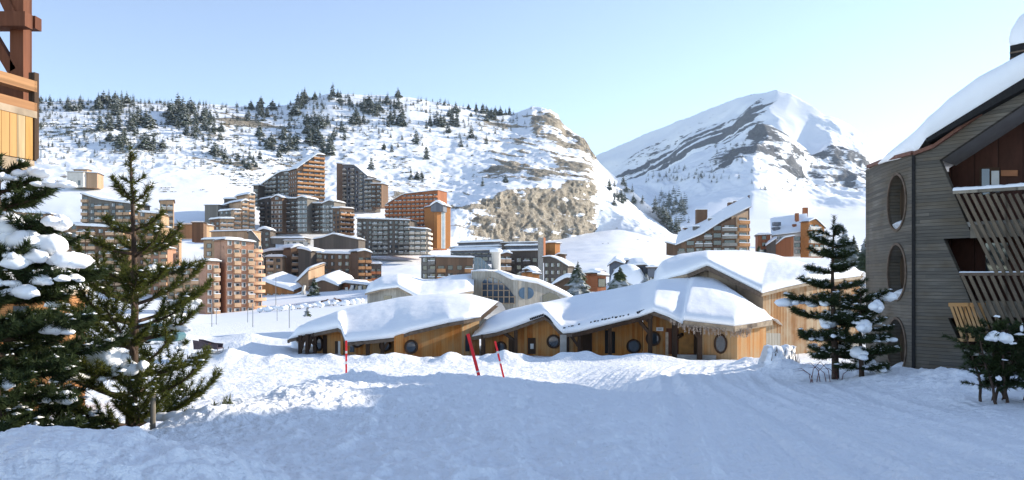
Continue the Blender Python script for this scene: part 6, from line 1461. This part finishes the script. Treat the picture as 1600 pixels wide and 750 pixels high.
# horses with sleighs on the village square
def horse(label, px, py, D, flip, seed):
    g = P(px, py, D); g[2] = ground_z(g[0], g[1])-.02; s = -1 if flip else 1
    V = [(0, 0, 1.15), (-.6, 0, 1.2), (-.85, 0, 1.1), (.45, 0, 1.2), (.75, 0, 1.5), (1.0, 0, 1.8), (1.35, 0, 1.6)]; E = [(0, 1), (1, 2), (0, 3), (3, 4), (4, 5), (5, 6)]; Rr = [.30, .31, .2, .30, .20, .15, .09]
    for x, bend in ((-.72, -.10), (.5, .05)):
        for y in (-.16, .16):
            n = len(V); V += [(x, y, .85), (x+bend, y, .48), (x+bend*.3+.02, y, .02)]; E += [(2 if x < 0 else 3, n), (n, n+1), (n+1, n+2)]; Rr += [.14, .075, .06]
    n = len(V); V += [(-1.05, 0, .9), (-1.1, 0, .5)]; E += [(2, n), (n, n+1)]; Rr += [.07, .05]
    me = bpy.data.meshes.new('horse'); me.from_pydata([(s*x, y, z) for x, y, z in V], E, []); o = bpy.data.objects.new('horse', me); COL.objects.link(o); o.location = g
    sk_ = o.modifiers.new('skin', 'SKIN'); 
    if not me.skin_vertices:
        bm_ = __import__('bmesh').new(); bm_.from_mesh(me); bm_.verts.layers.skin.verify(); bm_.to_mesh(me); bm_.free()
    for i, r_ in enumerate(Rr): me.skin_vertices[0].data[i].radius = (r_, r_); 
    me.skin_vertices[0].data[0].use_root = True
    o.modifiers.new('sub', 'SUBSURF').levels = 1; o.modifiers['sub'].render_levels = 1
    me.materials.append(plain('horse_coat', (.14, .06, .03), .7, .3, 2.)); tag(o, label, 'horse'); return g
g1_ = horse('brown horse standing left of the other, on the snowy village square', 506, 468, 222, False, 1)
horse('brown horse standing further right on the snowy village square', 528, 467, 224, True, 2)
c = g1_+np.array((2.6, 0, 0)); o = empty('passenger_sleigh', c, 'red passenger sleigh between the two brown horses on the village square', 'sleigh')
mb = MB(); mb.prism([c+np.array(v) for v in ((-1., -.5, .35), (1., -.5, .35), (1.2, -.5, 1.0), (.8, -.5, .75), (-.5, -.5, .7), (-1.0, -.5, 1.2))], (0, 1.0, 0)); mb.build('body', plain('sleigh_red', (.25, .05, .03), .6), o)
for s in (-.45, .45): mb = MB(); mb.tube([c+np.array(v) for v in ((-1.2, s, .04), (1.1, s, .04), (1.4, s, .3))], .05, 6); mb.build('runner', M['metal'], o)
# snowy bushes along the edge of the square
hs_ = random.Random(31)
for i in range(26):
    px = 408+i*6.2+hs_.uniform(-2, 2); D_ = 214+hs_.uniform(-6, 6); x_ = P(px, 0, D_)[0]; q = np.array((x_, D_, ground_z(x_, D_)-.05)); rr = np.random.RandomState(i)
    o = empty('snowy_bush', q, 'knee high bush heaped with snow along the edge of the village square', 'bush', 'snowy bushes along the square')
    mb = MB()
    for k in range(16): a_ = rr.rand()*6.28; e_ = q+np.array((math.cos(a_)*.7*rr.rand(), math.sin(a_)*.5, .5+.9*rr.rand())); mb.tube([q, (q+e_)/2+(0, 0, .1), e_], [.09, .07, .03], 3, False)
    mb.build('stems', M['bark'], o)
    th = np.linspace(0, 2*math.pi, 13); ph = np.linspace(0, math.pi, 8); T_, Q_ = np.meshgrid(th, ph); nn = 1+.5*fbm(np.sin(Q_)*np.cos(T_)*1.6+i*3, np.sin(Q_)*np.sin(T_)*1.6+np.cos(Q_)*2, 3)
    pts = np.stack([q[0]+np.sin(Q_)*np.cos(T_)*nn*rr.uniform(.7, 1.3), q[1]+np.sin(Q_)*np.sin(T_)*nn*.8, q[2]+.75+np.cos(Q_)*nn*rr.uniform(.4, .8)], -1); pts[:, -1] = pts[:, 0]; mb = MB(); mb.grid(pts[:, ::-1]); mb.build('snow_heap', M['snow_far'], o, smooth=True)
if True:
    hz = MB(); hz.box(-5200, 5200, -60, 5600, -20, 1150)
    mt = bpy.data.materials.new('mountain_air'); mt.use_nodes = True; n_ = mt.node_tree; n_.nodes.remove(n_.nodes['Principled BSDF'])
    pv = n_.nodes.new('ShaderNodeVolumePrincipled'); pv.inputs['Color'].default_value = (.62, .78, 1.0, 1); pv.inputs['Density'].default_value = 4e-5; pv.inputs['Anisotropy'].default_value = .25
    n_.links.new(pv.outputs[0], n_.nodes['Material Output'].inputs['Volume'])
    o = hz.build('haze', mt); tag(o, kind='stuff')
# ------------------------------------------------------------------ light, sky, camera
w = bpy.data.worlds.new('World'); scene.world = w; w.use_nodes = True
nt = w.node_tree; sky = nt.nodes.new('ShaderNodeTexSky'); sky.sky_type = 'NISHITA'
sky.sun_disc = False; sky.sun_elevation = SUN_EL; sky.sun_rotation = SUN_AZ
sky.altitude = 2600; sky.air_density = 1.0; sky.dust_density = .05; sky.ozone_density = 2.0
bg = nt.nodes['Background']; hs = nt.nodes.new('ShaderNodeHueSaturation'); hs.inputs['Saturation'].default_value = .80; hs.inputs['Value'].default_value = .755
nt.links.new(sky.outputs[0], hs.inputs['Color']); nt.links.new(hs.outputs[0], bg.inputs[0]); bg.inputs[1].default_value = .15
sl = bpy.data.lights.new('sun', 'SUN'); sl.energy = 3.1; sl.angle = R(.5); sl.color = (1, .91, .77)
so = bpy.data.objects.new('sun', sl); COL.objects.link(so)
so.rotation_euler = (-SUNV).to_track_quat('-Z', 'Y').to_euler(); so.location = (60, -20, 60)
cam = bpy.data.cameras.new('camera'); co = bpy.data.objects.new('camera', cam); COL.objects.link(co)
co.location = (0, 0, 0); co.rotation_euler = (R(90), 0, 0)
cam.sensor_width = 36; cam.lens = 36*F/1600; cam.shift_y = 65/1600; cam.clip_end = 20000; cam.clip_start = .05
scene.camera = co
scene.view_settings.view_transform = 'Standard'; scene.view_settings.look = 'None'
scene.view_settings.exposure = 1.42; scene.view_settings.gamma = 1
scene.render.engine = 'CYCLES'
cy = scene.cycles; cy.use_denoising = True; cy.denoiser = 'OPENIMAGEDENOISE'
cy.max_bounces = 6; cy.diffuse_bounces = 3; cy.glossy_bounces = 2; cy.transmission_bounces = 2; cy.volume_bounces = 0
cy.sample_clamp_indirect = 6
